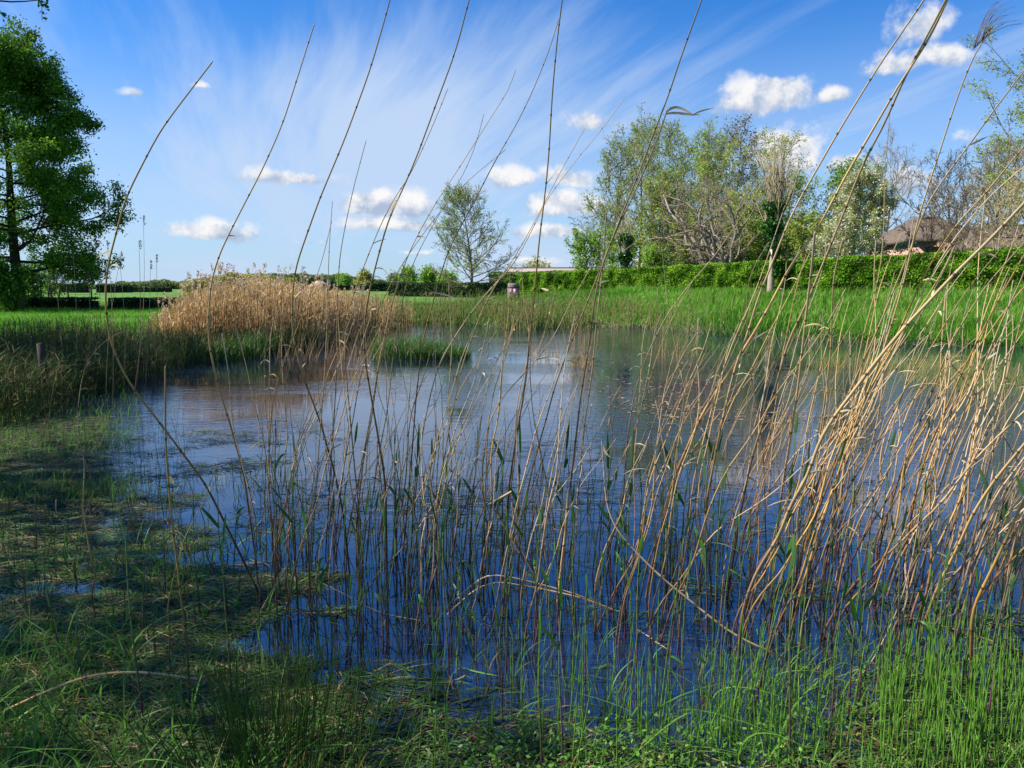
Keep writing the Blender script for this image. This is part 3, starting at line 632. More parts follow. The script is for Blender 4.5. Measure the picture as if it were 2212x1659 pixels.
# shoreline fringe
X, Y = area(130000, -2, 26, 19, 42, lambda X, Y: inview(X, Y) & (np.abs(pond_sd(X, Y)) < .7))
grass_patch('shore_sedge', 'drooping sedge and debris along the far waterline', X, Y, .4, .03, 'sedge', .75, tmean=.7, tsd=.3)
# long silvery grass at the right edge
X, Y = area(16000, 10, 19, 19, 27, lambda X, Y: inview(X, Y) & (pond_sd(X, Y) > -.3) & (X > 11) & (pond_sd(X, Y) < 2.5))
grass_patch('reed_canary_grass', 'long arching pale green grass on the bank at the right edge', X, Y, .75, .022, 'meadow', .45, tmean=.85)

# yellow-green reeds standing along the middle far bank
def stems(X, Y, h, w, mat, name, label, lean=.08, wind=(.06, 0), z=None, tm=.5, ts=.25, leafy=0.0, K=4, cat='reeds', plume=None):
    n = len(X); Z = np.maximum(ground(X, Y), -.1) if z is None else np.full(n, z)
    root = np.stack([X, Y, Z], -1); hh = h * RNG.uniform(.6, 1.15, n) if np.ndim(h) == 0 else h
    le = RNG.normal(0, lean, (n, 2)) + np.array(wind); t = np.clip(RNG.normal(tm, ts, n), 0, 1)
    s = np.linspace(0, 1, K)[None, :, None]
    c = root[:, None] + np.concatenate([le, np.ones((n, 1))], 1)[:, None] * hh[:, None, None] * s
    c[..., :2] += RNG.normal(0, .012, (n, K, 2)) * hh[:, None, None]
    R = (w / 2) * np.linspace(1, .45, K)[None] * RNG.uniform(.7, 1.2, n)[:, None]
    bag = Bag(); V, F = tubes(c, R, 3); bag.add(V, F, np.repeat(t, K * 3))
    if leafy:
        m = int(n * leafy); i = RNG.integers(0, n, m); s_ = RNG.uniform(.15, .98, m)[:, None]
        p = root[i] + np.concatenate([le[i], np.ones((m, 1))], 1) * hh[i][:, None] * s_
        V, F, t_ = blades(p, RNG.uniform(.12, .32, m), np.full(m, w * 1.3), RNG.normal(0, 1.0, (m, 2)) + [.5, 0], RNG.uniform(0, 3.14, m), np.clip(t[i] + RNG.normal(.1, .2, m), 0, 1), 3)
        bag.add(V, F, t_)
    o = bag.build(name, M[mat]); tag(o, label, cat, kind='stuff')
    return c, hh
X, Y = area(60000, -8, 12, 28, 40, lambda X, Y: inview(X, Y) & (pond_sd(X, Y) > -1.2) & (pond_sd(X, Y) < 3.0) & (X < 9.5 - 6 * RNG.uniform(0, 1, len(X)) ** .5) & (vnoise(X, Y) > .25))
stems(X[:2600], Y[:2600], 1.2, .03, 'reedgreen', 'fringe_reeds', 'thin yellow-green reeds along the middle of the far bank', .1, leafy=.8)

# brown reed bed
fr = np.array([W(x, y)[:2] for x, y in [(335, 762), (450, 772), (560, 768), (680, 752), (780, 728), (870, 706)]])
def bed_cond(X, Y):
    front = np.interp(X, fr[:, 0], fr[:, 1]); return (Y > front + (vnoise(X * 1.5, Y * 0 + 3) - .5) * 1.2) & (Y < front + 9)
n = 90000; X = RNG.uniform(fr[0, 0] - .5, fr[-1, 0] + .8, n); Y = RNG.uniform(18, 46, n); k = bed_cond(X, Y); X, Y = X[k][:6500], Y[k][:6500]
pxx = X / Y * FPX + CX
kk_ = (pxx < 800) | (RNG.uniform(0, 1, len(X)) < np.interp(pxx, [800, 900], [.6, .0])); X, Y, pxx = X[kk_], Y[kk_], pxx[kk_]
topy = np.interp(pxx, [345, 385, 450, 540, 640, 740, 860, 900], [668, 632, 604, 590, 600, 618, 632, 640]) 
hb = (CAMZ + (HOR - topy) / FPX * Y) ; hb = np.maximum(hb, .8) * RNG.uniform(.55, .95, len(X))
c, hh = stems(X, Y, hb, .024, 'bed', 'brown_reed_bed', 'dense bed of dead orange-brown reeds left of centre', .07, (.05, 0), z=0, leafy=1.6)
# taller plumed heads over the bed
n = 190; i = RNG.integers(0, len(X), n); i = i[pxx[i] < 800]; n = len(i); r = np.stack([X[i], Y[i], np.zeros(n)], -1)
hp = hb[i] + RNG.uniform(.15, .85, n) * np.interp(pxx[i], [350, 450, 600, 700, 800], [.6, .8, .85, .55, .3])
le = RNG.normal(0, .06, (n, 2)) + [.04, 0]; s = np.linspace(0, 1, 5)[None, :, None]
cc = r[:, None] + np.concatenate([le, np.ones((n, 1))], 1)[:, None] * hp[:, None, None] * s
bag = Bag(); V, F = tubes(cc, np.full((n, 5), .006), 3); bag.add(V, F, .7)
m = n * 26; i2 = np.repeat(np.arange(n), 26); s2 = RNG.uniform(-.22, .02, m)
tp = cc[i2, -1] + np.stack([np.abs(RNG.normal(0, .045, m)) * 1.0 + .01, RNG.normal(0, .03, m), s2 * .95], -1)
V, F, t_ = leaves(tp, .07, RNG.uniform(0, 1, m), 0, .5)
bag.build('plumed_reeds', M['plume']); tag(bpy.context.scene.objects['plumed_reeds'], 'tall plumed reed heads standing above the brown reed bed', 'reeds', kind='stuff')
o = mesh('plume_heads', V, F, t_, M['plume']); tag(o, 'pale feathery plumes catching light above the brown reeds', 'plumes', kind='stuff')
# green fringe and dark reeds at the foot of the bed, reeds in shade at left
X, Y = area(90000, -16, -3, 15, 26, lambda X, Y: (np.abs(Y - np.interp(X, fr[:, 0], fr[:, 1])) < .8 + vnoise(X * 2, Y)) & (X > fr[0, 0] - 3) & (X < fr[3, 0]))
grass_patch('reed_foot_sedge', 'green sedge at the foot of the brown reed bed', X[:9000], Y[:9000], .65, .018, 'sedge', .35, z=0, tmean=.5, tsd=.3)
X, Y = area(120000, -14, -4, 8, 21, lambda X, Y: inview(X, Y, 1.1) & (pond_sd(X, Y) > -1.7 - .8 * vnoise(X, Y)) & (pond_sd(X, Y) < 2.5) & (vnoise(X * .8 + 3, Y * .8) > .3))
stems(X[:7000], Y[:7000], .82, .011, 'darkreed', 'shaded_reeds', 'dense shaded reeds along the left shore', .12, (.03, 0), leafy=1.4)
X2, Y2 = area(60000, -14, -4, 6.5, 21, lambda X, Y: inview(X, Y, 1.1) & (pond_sd(X, Y) > -2.0) & (pond_sd(X, Y) < 2))
grass_patch('shore_grass', 'dark green grass among the shaded reeds of the left shore', X2[:14000], Y2[:14000], .55, .013, 'sedge', .4, tmean=.4)

# sedge islet in the pond
n = 2600; cxy = W(905, 772)[:2]; a_ = RNG.uniform(0, 6.28, n); q = RNG.uniform(0, 1, n) ** .5
X = cxy[0] + np.cos(a_) * q * 1.28; Y = cxy[1] + np.sin(a_) * q * .9 + .3
hs = (.75 - .3 * np.clip((X - cxy[0] + .3) / 1.4, 0, 1))
V, F, t_ = blades(np.stack([X, Y, 0 * X - .02], -1), hs * RNG.uniform(.5, 1.1, n), np.full(n, .016), RNG.normal(0, .6, (n, 2)) + [.12, 0], RNG.uniform(0, 3.14, n), np.clip(RNG.normal(.55, .27, n), 0, 1), 6, 2.4)
o = mesh('sedge_clump', V, F, t_, M['sedge'], None, False, (cxy[0], cxy[1], 0)); tag(o, 'rounded clump of glossy green sedge growing out of the pond', 'sedge')
# low stubble islets and stem clumps
sparse = Bag()
for px, py, rx, ry, n, h, lb, mt in [(1930, 790, 1.9, .9, 800, .32, 'patch of brown and green stubble standing in the water at right', 'reedgreen'), (2150, 830, 1.6, 1.8, 800, .45, 'green and brown sedge patch in the water at the right edge', 'reedgreen'), (1255, 790, .3, .5, 60, 1.15, 'dead stem of the sparse clump standing in open water near centre', 'straw'), (1440, 770, .7, .9, 46, .8, 'short broken stem standing in the brown tree reflection', 'straw'), (700, 775, 1.6, 1.2, 160, .8, 'thin dead stems standing off the end of the brown reed bed', 'straw'), (1180, 770, .5, 1.4, 40, .7, 'thin leaning stem standing in the water left of the centre clump', 'straw'), (1670, 760, 1.0, 1.6, 26, .7, 'broken stem standing near the right bank reflection', 'straw')]:
    c0 = W(px, py)[:2]; a_ = RNG.uniform(0, 6.28, n); q = RNG.uniform(0, 1, n) ** .5; X = c0[0] + np.cos(a_) * q * rx; Y = c0[1] + np.sin(a_) * q * ry
    hh = h * RNG.uniform(.3, 1.15, n); le = RNG.normal(.12, .25, (n, 2)); s = np.linspace(0, 1, 4)[None, :, None]
    c = np.stack([X, Y, 0 * X - .05], -1)[:, None] + np.concatenate([le, np.ones((n, 1))], 1)[:, None] * hh[:, None, None] * s
    if n <= 60:
        V, F = tubes(c, np.linspace(.0045, .002, 4)[None] * np.ones((n, 1)), 4); sparse.add(V, F, np.repeat(np.clip(RNG.normal(.6, .3, n), 0, 1), 16)); continue
    V, F = tubes(c, np.linspace(.0045, .002, 4)[None] * np.ones((n, 1)), 3)
    o = mesh('stem_clump', V, F, np.repeat(np.clip(RNG.normal(.6, .3, n), 0, 1), 12), M[mt], None, False, (c0[0], c0[1], 0)); tag(o, lb, 'reeds', kind='stuff')

tag(sparse.build('broken_reed_stems', M['straw']), 'scattered short broken reed stems standing far out in the open water', 'reeds', kind='stuff')
# floating leaves
def scatter_px(n, x0, x1, y0, y1): 
    q = W(RNG.uniform(x0, x1, n), RNG.uniform(y0, y1, n)); return q
q = scatter_px(2200, 1250, 1800, 745, 915); q = q[(vnoise(q[:, 0] * .9, q[:, 1] * .5) > .35)]
n = len(q); a_ = RNG.uniform(0, 6.28, n); L_ = RNG.uniform(.015, .045, n); w_ = L_ * .4
e1 = np.stack([np.cos(a_), np.sin(a_), 0 * a_], -1); e2 = np.stack([-np.sin(a_), np.cos(a_), RNG.normal(0, .15, n)], -1)
q[:, 2] = .008
V = np.stack([q - e1 * L_[:, None], q + e2 * w_[:, None], q + e1 * L_[:, None], q - e2 * w_[:, None]], 1).reshape(-1, 3)
o = mesh('floating_leaves', V, np.arange(n * 4).reshape(-1, 4), np.repeat(RNG.uniform(0, 1, n), 4), M['leaf_float']); tag(o, 'small brownish leaves floating on the far part of the pond', 'leaves', kind='stuff')

# mat of flattened blades and debris on the near water
def matzone(n, x0, x1, y0, y1, thr, sc=1.0, L=(.1, .3)):
    q = scatter_px(n, x0, x1, y0, y1); k = vnoise(q[:, 0] * 1.1 * sc + 4, q[:, 1] * 1.6 * sc) + RNG.normal(0, .08, len(q)) > thr(q); return q[k]
Q = [matzone(40000, -60, 760, 930, 1750, lambda q: .16 + .62 * sstep(-.9, .8, q[:, 0] + .9 + .72 * (q[:, 1] - 3.4)) + .9 * (vnoise(q[:, 0] * 3.3, q[:, 1] * 5.5) - .5)),
     matzone(7000, -60, 230, 900, 1100, lambda q: .4),
     matzone(9000, 300, 2300, 1330, 1750, lambda q: .5),
     matzone(5000, 500, 2300, 1010, 1330, lambda q: .66, 1.6)]
q = np.concatenate(Q); n = len(q)
az = RNG.normal(.15, .75, n)
V, F, t_ = strands(q, RNG.uniform(.06, .26, n), RNG.uniform(.004, .009, n), az, np.clip(RNG.normal(.5, .3, n) - .15 * (q[:, 1] > 5.5), 0, 1), .012)
o = mesh('floating_grass_mat', V, F, t_, M['mat']); tag(o, 'flattened dead and green blades floating on the shallow water along the near shore', 'floating grass', kind='stuff')
# thin lines of debris further out
q = np.concatenate([scatter_px(500, 560, 1300, 1035, 1110), scatter_px(300, 1300, 1900, 1040, 1090), scatter_px(200, 1050, 1300, 950, 1000), scatter_px(420, 150, 330, 900, 1030), scatter_px(350, 1000, 1950, 700, 735)])
n = len(q); V, F, t_ = strands(q, RNG.uniform(.05, .3, n), RNG.uniform(.003, .008, n), RNG.normal(0, .5, n), RNG.uniform(0, .5, n), .006)
o = mesh('floating_debris', V, F, t_, M['mat']); tag(o, 'thin lines of plant debris floating on the open water', 'debris', kind='stuff')

# near emergent grass
def near_px(n, x0, x1, y0, y1, thr, sc=1.0):
    q = scatter_px(n, x0, x1, y0, y1); k = vnoise(q[:, 0] * 1.3 * sc + 20, q[:, 1] * 1.7 * sc + 5) + RNG.normal(0, .1, len(q)) > thr(q); return q[k]
q = np.concatenate([near_px(3600, -80, 300, 840, 1090, lambda q: .3), near_px(4300, -80, 620, 1020, 1800, lambda q: .45 + .3 * sstep(-2.2, -.8, q[:, 0])),
                    near_px(2000, 350, 2300, 1330, 1800, lambda q: .5),
                    near_px(2000, 1500, 2350, 1420, 1850, lambda q: .4),
                    near_px(1300, -80, 2300, 1520, 1850, lambda q: .4)])
n = len(q); V, F, t_ = blades(q - [0, 0, .03], RNG.uniform(.08, .27, n), RNG.uniform(.003, .0065, n), RNG.normal(0, .38, (n, 2)) + [.1, 0], RNG.uniform(0, 3.14, n), np.clip(RNG.normal(.55, .25, n), 0, 1), 6, 2.2)
o = mesh('marsh_grass', V, F, t_, M['grass_near']); tag(o, 'fresh green grass blades emerging from the shallow water in the foreground', 'grass', kind='stuff')
# broader drooping blades
q = np.concatenate([near_px(420, -80, 700, 1150, 1800, lambda q: .35), near_px(170, 1300, 2350, 1480, 1850, lambda q: .4), near_px(90, 300, 700, 1150, 1300, lambda q: .35)])
n = len(q); V, F, t_ = blades(q - [0, 0, .02], RNG.uniform(.18, .42, n), RNG.uniform(.006, .012, n), RNG.normal(0, .8, (n, 2)) + [.1, 0], RNG.uniform(0, 3.14, n), np.clip(RNG.normal(.8, .15, n), .3, 1), 8, 2.0)
o = mesh('manna_grass', V, F, t_, M['grass_near']); tag(o, 'broader arching green blades among the near marsh grass', 'grass', kind='stuff')
# small-leaved water plants at the bottom edge
q = np.concatenate([near_px(5200, 900, 2300, 1560, 1850, lambda q: .4, 2), near_px(2200, -60, 600, 1560, 1850, lambda q: .45, 2)])
n = len(q); q = q + np.stack([RNG.normal(0, .01, n), RNG.normal(0, .01, n), RNG.uniform(.01, .12, n)], -1)
V, F, t_ = leaves(q, .022, np.clip(RNG.normal(.6, .2, n), .2, 1), 1.5, .55)
o = mesh('water_plants', V, F, t_, M['grass_near']); tag(o, 'small-leaved water plants along the bottom edge', 'water plants', kind='stuff')
# rush tuft near the bottom left centre
n = 210; c0 = W(600, 1640)[:2]; X = c0[0] + RNG.normal(0, .2, n); Y = c0[1] + RNG.normal(0, .12, n)
V, F = tubes(np.stack([np.stack([X + (X - c0[0]) * .45 * s_ ** 1.3 + RNG.normal(.0, .02, n) * s_, Y + (Y - c0[1]) * s_, RNG.uniform(.3, .62, n) * s_ - .02 if s_ == 1 else .45 * s_ + 0 * X - .02], -1) for s_ in (0, .3, .6, .8, 1)], 1), np.array([[.0022, .0022, .0018, .0014, .0006]]) * np.ones((n, 1)), 4)
o = mesh('rush_tuft', V, F, np.repeat(np.clip(RNG.normal(.25, .06, n), .15, 1), 20), M['grass_near'], None, True, (c0[0], c0[1], 0)); tag(o, 'dark green tuft of upright rushes at the bottom left of centre', 'rushes')
# horsetails bottom right
q = np.concatenate([near_px(260, 1900, 2260, 1450, 1700, lambda q: .3), near_px(160, 900, 1900, 1500, 1750, lambda q: .4)]); n = len(q); hh = RNG.uniform(.2, .48, n); K = 14
s = np.linspace(0, 1, K); c = q[:, None] + (np.concatenate([RNG.normal(.04, .07, (n, 2)), np.ones((n, 1))], 1) * hh[:, None])[:, None] * s[None, :, None]
R = (.0024 * (1 + .45 * (np.arange(K) % 2)))[None] * (1.05 - .6 * s)[None] * np.ones((n, 1))
V, F = tubes(c, R, 5); o = mesh('horsetails', V, F, np.repeat(np.tile(.5 + .4 * (np.arange(K) % 2), n), 5), M['grass_near'], None, True); tag(o, 'thin jointed green horsetail stems in the near shallows', 'horsetails', kind='stuff')

# ------------------------------------------------------------------ reed stems
def stalk_geo(p, r0, r1, sides=7, node=.2, t0=0.0, t1=1.0, seed=0, lower=1.0):
    """p base->tip polyline resampled; nodes are thin dark rings with a slight swelling"""
    rng = np.random.default_rng(seed)
    seg = np.linalg.norm(np.diff(p, axis=0), axis=1); cum = np.concatenate([[0], np.cumsum(seg)]); L_ = cum[-1]
    nd = np.arange(node * rng.uniform(.3, .9), L_ - .05, node); nd = nd + rng.uniform(-.03, .03, len(nd))
    u = np.concatenate([cum] + [nd + d for d in (-.008, -.003, 0, .003, .008)]); u = np.unique(np.clip(u, 0, L_))
    u = u[np.concatenate([[True], np.diff(u) > 1e-4])]
    q = np.stack([np.interp(u, cum, p[:, k]) for k in range(3)], -1)
    s = u / L_; r = r0 + (r1 - r0) * s ** 1.1
    dn = np.min(np.abs(u[:, None] - nd[None]), 1) if len(nd) else np.full(len(u), 1.)
    r = r * (1 + .28 * (dn < .004)); t = np.clip(t0 + (t1 - t0) * s, .09, 1); t = np.where(dn < .004, .0, t)
    V, F = tubes(q[None], r[None], sides)
    tip = len(V); V = np.concatenate([V, [q[-1] + (q[-1] - q[-2]) * .3]]); n = len(u)
    return V, [F, np.array([((n - 1) * sides + i, (n - 1) * sides + (i + 1) % sides, tip) for i in range(sides)])], np.concatenate([np.repeat(t, sides), [t[-1]]])
def leaf_geo(p, w, fold=.25, face=None, seed=0):
    """leaf ribbon along p (K,3) with a folded midrib"""
    K = len(p); T = nrm(np.gradient(p, axis=0)); f = np.array(face if face is not None else (0, -1, .2), float)
    sd = nrm(np.cross(T, f)); nn = np.cross(sd, T); s = np.linspace(0, 1, K)
    ww = w * .5 * np.clip(np.sin(np.clip(s * .82 + .18, 0, 1) * np.pi) ** .7, .04, 1)
    V = np.stack([p - sd * ww[:, None], p + nn * (ww * fold)[:, None], p + sd * ww[:, None]], 1).reshape(-1, 3)
    F = []
    for k in range(K - 1):
        for j in (0, 1): F.append((k * 3 + j, k * 3 + j + 1, k * 3 + j + 4, k * 3 + j + 3))
    return V, np.array(F), np.repeat(.3 + .5 * s, 3)

GD = 'dead reed stems rising from the near shallows'
def hero(pts, label, w0=.0052, w1=.0022, tipd=.72, group=GD, t0=0.0, extra=(), based=None, name='dead_reed', cat='reed', leafm='dead_leaf', zfix=None):
    """pts listed tip -> base in photo pixels; the base stands in the water, the tip leans tipd x as far away"""
    pts = pts[::-1]; b = W(*pts[0]) if based is None else P(*pts[0], based)
    Yb = b[1]; q = np.array(pts, float); seg = np.linalg.norm(np.diff(q, axis=0), axis=1); s = np.concatenate([[0], np.cumsum(seg)]); s /= s[-1]
    Yd = Yb * (1 + (tipd - 1) * s)
    c = P(q[:, 0], q[:, 1], Yd)
    c, L_ = resample(c, .05); c = smooth(c, 3)
    if based is None: c = np.concatenate([[c[0] + (c[0] - c[2]) * np.array([1, 1, 1]) - [0, 0, .03]], c])
    V, F, t = stalk_geo(c, w0 * 1.1, w1 * 1.1, 8, .19 + random.random() * .05, t0, 1.0, len(pts) * 7 + abs(int(pts[0][0])))
    loc = tuple(c[0])
    root = empty(name, loc); tag(root, label, cat, group)
    mesh('stalk', V, F, t, M['dead_reed'], root, True, loc).location = (0, 0, 0)
    rs = random.Random(int(pts[0][0] * 3 + pts[0][1]))
    for _ in range(rs.choice([1, 2, 2, 3]) if L_ > 1.2 else 0):
        i = rs.randrange(int(len(c) * .2), int(len(c) * .75)); l = rs.uniform(.05, .15); u = np.linspace(0, 1, 7)[:, None]; a = rs.uniform(-.6, .9)
        tg = nrm(c[i + 1] - c[i]); lp = c[i] + u * l * (tg * rs.uniform(.3, .9) + np.array([math.cos(a) * .6, math.sin(a) * .3, 0])) - np.array([0, 0, 1.]) * u ** 2 * l * rs.uniform(0, .9)
        V, F, t = leaf_geo(lp, rs.uniform(.005, .011), .4, (rs.gauss(0, 1), -1, rs.gauss(0, .6))); mesh('leaf', V, F, t, M['dead_leaf'], root, True, loc).location = (0, 0, 0)
    for lp, lw, ld in extra:
        lp = np.array(lp, float); d = Yb * ld; p = P(lp[:, 0], lp[:, 1], np.full(len(lp), d) * (1 + .01 * np.arange(len(lp))))
        p = smooth(resample(p, .02)[0], 2); V, F, t = leaf_geo(p, lw)
        mesh('leaf', V, F, t, M[leafm], root, True, loc).location = (0, 0, 0)
    return root
H = hero
H([(457, 136), (400, 210), (345, 283), (300, 370), (270, 430), (247, 520), (235, 560), (227, 620), (229, 680), (238, 740), (273, 820), (356, 928), (444, 1045), (514, 1187), (568, 1300)], 'leftmost tall bowed reed, curving left over the lawn, bare tip against the sky', .0058, .0019, .62, extra=[([(239, 542), (228, 543), (208, 558)], .008, .76)])
H([(678, 55), (645, 160), (610, 270), (565, 370), (520, 455), (475, 545), (455, 610), (449, 700), (452, 750), (470, 830), (500, 925), (527, 1025), (540, 1120), (556, 1235)], 'second tall bowed reed from the left, crossing the brown reed bed', .0056, .0019, .66)
H([(850, -30), (843, 0), (800, 150), (745, 300), (690, 430), (665, 500), (637, 580), (630, 660), (632, 725), (655, 815), (690, 905), (720, 1010), (742, 1110), (755, 1240)], 'third tall bowed reed from the left, passing just right of the brown bed crest', .0056, .0021, .66)
H([(1022, -30), (1013, 0), (985, 110), (940, 230), (900, 340), (865, 420), (840, 470), (815, 560), (795, 640), (787, 700), (786, 765), (803, 865), (820, 965), (833, 1045), (836, 1240)], 'dark tall reed with a broken leaf sheath below the flat cumulus cloud', .0056, .0022, .68, extra=[([(845, 455), (852, 440), (862, 424)], .018, .78)])
H([(966, 195), (940, 260), (900, 350), (880, 390), (855, 420), (820, 490), (792, 560), (765, 630), (748, 690), (744, 765), (753, 865), (765, 1000), (775, 1100), (782, 1225)], 'thin reed running beside the dark broken-sheathed reed', .0042, .0013, .72)
H([(1113, 153), (1118, 158), (1105, 185), (1050, 270), (1000, 350), (940, 440), (895, 520), (870, 580), (850, 640), (832, 720), (817, 790), (800, 900), (780, 1010), (755, 1130), (742, 1215)], 'slender reed ending in a small hooked tip above the lone tree', .0042, .0013, .72)
H([(1045, 247), (1030, 310), (1000, 380), (950, 460), (905, 540), (880, 600), (868, 660), (850, 760), (838, 880), (815, 1000), (800, 1110), (790, 1220)], 'fine reed crossing behind the hook-tipped reed', .0036, .0011, .74)
H([(1206, 45), (1190, 100), (1150, 200), (1110, 280), (1082, 325), (1050, 385), (1010, 465), (988, 500), (963, 555), (943, 625), (913, 735), (905, 805), (898, 865), (893, 940), (883, 1065), (870, 1200)], 'slim reed passing in front of the lone tree with a dry leaf stuck out right', .0050, .0014, .70, extra=[([(935, 632), (955, 634), (988, 645)], .009, .83)])
H([(1217, -20), (1215, 0), (1205, 70), (1193, 200), (1186, 330), (1178, 415), (1165, 515), (1153, 655), (1143, 740), (1140, 790), (1133, 840), (1120, 915), (1108, 990), (1098, 1065), (1085, 1215)], 'nearly vertical dark reed at the picture centre reaching the top edge', .0056, .0024, .66)
H([(1145, 745), (1145, 815), (1150, 890), (1163, 955), (1175, 1015), (1188, 1075), (1198, 1140), (1206, 1220)], 'short bent reed leaning left against the vertical centre reed', .0040, .0022, .86)
H([(1523, -20), (1516, 0), (1490, 70), (1465, 140), (1440, 220), (1410, 290), (1390, 350), (1363, 415), (1323, 515), (1298, 580), (1283, 655), (1270, 765), (1258, 830), (1253, 865), (1245, 940), (1233, 1040), (1218, 1140), (1205, 1250)], 'tall reed slanting up right in front of the copse to the top edge', .0058, .0022, .64)
H([(1440, 240), (1425, 290), (1395, 360), (1360, 440), (1318, 525), (1280, 625), (1243, 715), (1198, 835), (1183, 895), (1158, 980), (1143, 1040), (1128, 1150), (1118, 1230)], 'reed with a curled dry leaf at its tip against the blue beside the bright cumulus', .0048, .0020, .68, extra=[([(1440, 241), (1450, 232), (1462, 231), (1478, 236), (1492, 246), (1500, 248)], .013, .68), ([(1496, 249), (1508, 241), (1524, 237), (1543, 233)], .007, .68), ([(1438, 246), (1456, 243), (1478, 246), (1500, 249), (1514, 247)], .012, .68)])
H([(1347, 215), (1300, 280), (1240, 350), (1200, 405), (1180, 430), (1153, 490), (1108, 575), (1053, 630), (1003, 695), (953, 775), (935, 830), (915, 920), (900, 1040), (888, 1190)], 'long slanting reed crossing behind the vertical centre reed above the barn', .0046, .0013, .72)
H([(1262, 280), (1228, 340), (1195, 400), (1160, 470), (1110, 560), (1080, 600), (1050, 650), (1020, 725), (995, 800), (980, 880), (962, 970), (945, 1080), (930, 1200)], 'thin reed almost touching the long slanting one left of centre', .0040, .0012, .74)
H([(1090, 325), (1010, 390), (940, 470), (885, 545), (845, 610), (812, 680), (795, 750), (775, 830), (762, 910), (742, 1010), (722, 1190)], 'thin strongly slanting reed left of the lone tree', .0036, .0011, .76)
H([(790, 307), (765, 400), (745, 490), (733, 560), (730, 620), (728, 700), (727, 800), (722, 900), (715, 1000), (703, 1200)], 'straight thin reed rising over the left part of the flat cumulus', .0042, .0013, .72)
H([(718, 437), (713, 500), (710, 560), (708, 640), (706, 720), (700, 830), (690, 950), (680, 1100), (672, 1235)], 'short straight reed just left of the straight thin one', .0040, .0012, .76)
H([(716, 480), (697, 560), (680, 610), (660, 660), (638, 720), (610, 790), (590, 860), (583, 940), (580, 1050), (592, 1210)], 'reed curving left low across the end of the brown bed', .0038, .0012, .8)
H([(1150, 625), (1105, 720), (1060, 800), (1040, 900), (1030, 1000), (1010, 1120), (1000, 1210)], 'thin reed in front of the far bank right of the sedge clump', .0034, .0012, .8)
H([(1290, 555), (1240, 640), (1190, 740), (1140, 800), (1090, 850), (1055, 910), (1050, 1000), (1048, 1100), (1042, 1230)], 'kinked reed with its bend over the pale water at centre', .0040, .0014, .78, extra=[([(1185, 628), (1178, 625), (1168, 622)], .012, .82)])
H([(1645, 400), (1600, 470), (1540, 560), (1500, 600), (1440, 680), (1400, 760), (1370, 850), (1355, 950), (1345, 1080), (1330, 1230)], 'straw reed slanting across the gnarled tree', .0044, .0014, .74)
H([(1500, 600), (1450, 690), (1415, 780), (1390, 870), (1360, 960), (1310, 1060), (1290, 1150), (1280, 1240)], 'thin straw reed left of the one slanting across the gnarled tree', .0036, .0012, .8)
H([(2005, -15), (1999, 0), (1951, 65), (1906, 130), (1856, 210), (1796, 310), (1751, 390), (1716, 450), (1691, 510), (1666, 575), (1636, 645), (1616, 720), (1586, 795), (1576, 845), (1556, 925), (1541, 1005), (1526, 1080), (1521, 1155), (1516, 1230), (1506, 1305)], 'long straw reed passing the second pollard and left of the high cloud', .0056, .0026, .66)
H([(2055, -20), (2047, 0), (2006, 90), (1946, 175), (1886, 280), (1856, 330), (1821, 390), (1791, 450), (1756, 510), (1706, 575), (1666, 655), (1616, 740), (1558, 830), (1521, 885), (1481, 975), (1456, 1030), (1436, 1100), (1426, 1155), (1411, 1210), (1396, 1290)], 'thickest long reed, bending low over the brown reflection and up through the high cloud', .0072, .0030, .62)
H([(2050, -15), (2041, 10), (1981, 115), (1936, 205), (1916, 260), (1876, 330), (1861, 360), (1831, 440), (1796, 525), (1766, 600), (1736, 670), (1701, 740), (1678, 830), (1651, 905), (1626, 980), (1611, 1045), (1596, 1130), (1586, 1190), (1571, 1290)], 'golden reed parallel to the thickest one, crossing the blossom tree', .0066, .0030, .62)
r4 = H([(2141, 60), (2106, 110), (2081, 175), (2056, 245), (2031, 325), (2006, 400), (1981, 480), (1971, 530), (1951, 615), (1926, 700), (1901, 780), (1876, 840), (1835, 950), (1795, 1060), (1762, 1160), (1740, 1275)], 'reed carrying a drooping purple plume at the upper right corner', .0054, .0020, .66)
# its plume: many fine arcs
pb_ = P(2125, 90, W(1740, 1275)[1] * .66); arcs = []
for k in range(26):
    x1 = random.uniform(2150, 2215); y1 = random.uniform(0, 45) + (x1 - 2150) * random.uniform(-.3, .35); s = np.linspace(0, 1, 8)
    x0 = random.uniform(2100, 2140); y0 = 110 - (x0 - 2100) * 1.0
    xx = x0 + (x1 - x0) * s; yy = y0 + (y1 - y0) * (1 - (1 - s) ** 2)
    arcs.append(P(xx, yy, pb_[1] * np.ones(8) * (1 + random.uniform(-.02, .03) * s)))
V, F = tubes(np.array(arcs), np.linspace(.0011, .0005, 8)[None] * np.ones((26, 1)), 3)
mesh('plume', V, F, np.full(len(V), .8), M['plume_dark'], r4, False, tuple(r4.location)).location = (0, 0, 0)
H([(2225, 135), (2212, 155), (2156, 225), (2096, 310), (2046, 375), (1996, 450), (1981, 500), (1966, 540), (1931, 625), (1901, 700), (1856, 800), (1820, 880), (1790, 950), (1762, 1060), (1745, 1130), (1720, 1240)], 'reed leaning far right past the bare trees, exiting at mid height of the right sky', .0056, .0024, .68, extra=[([(2096, 313), (2115, 303), (2136, 294)], .008, .72)])
H([(2225, 300), (2212, 315), (2136, 410), (2056, 495), (2006, 575), (1971, 650), (1930, 740), (1890, 820), (1840, 920), (1795, 1030), (1745, 1160), (1718, 1235)], 'reed leaning right in front of the thatched house roofs', .0054, .0026, .7)
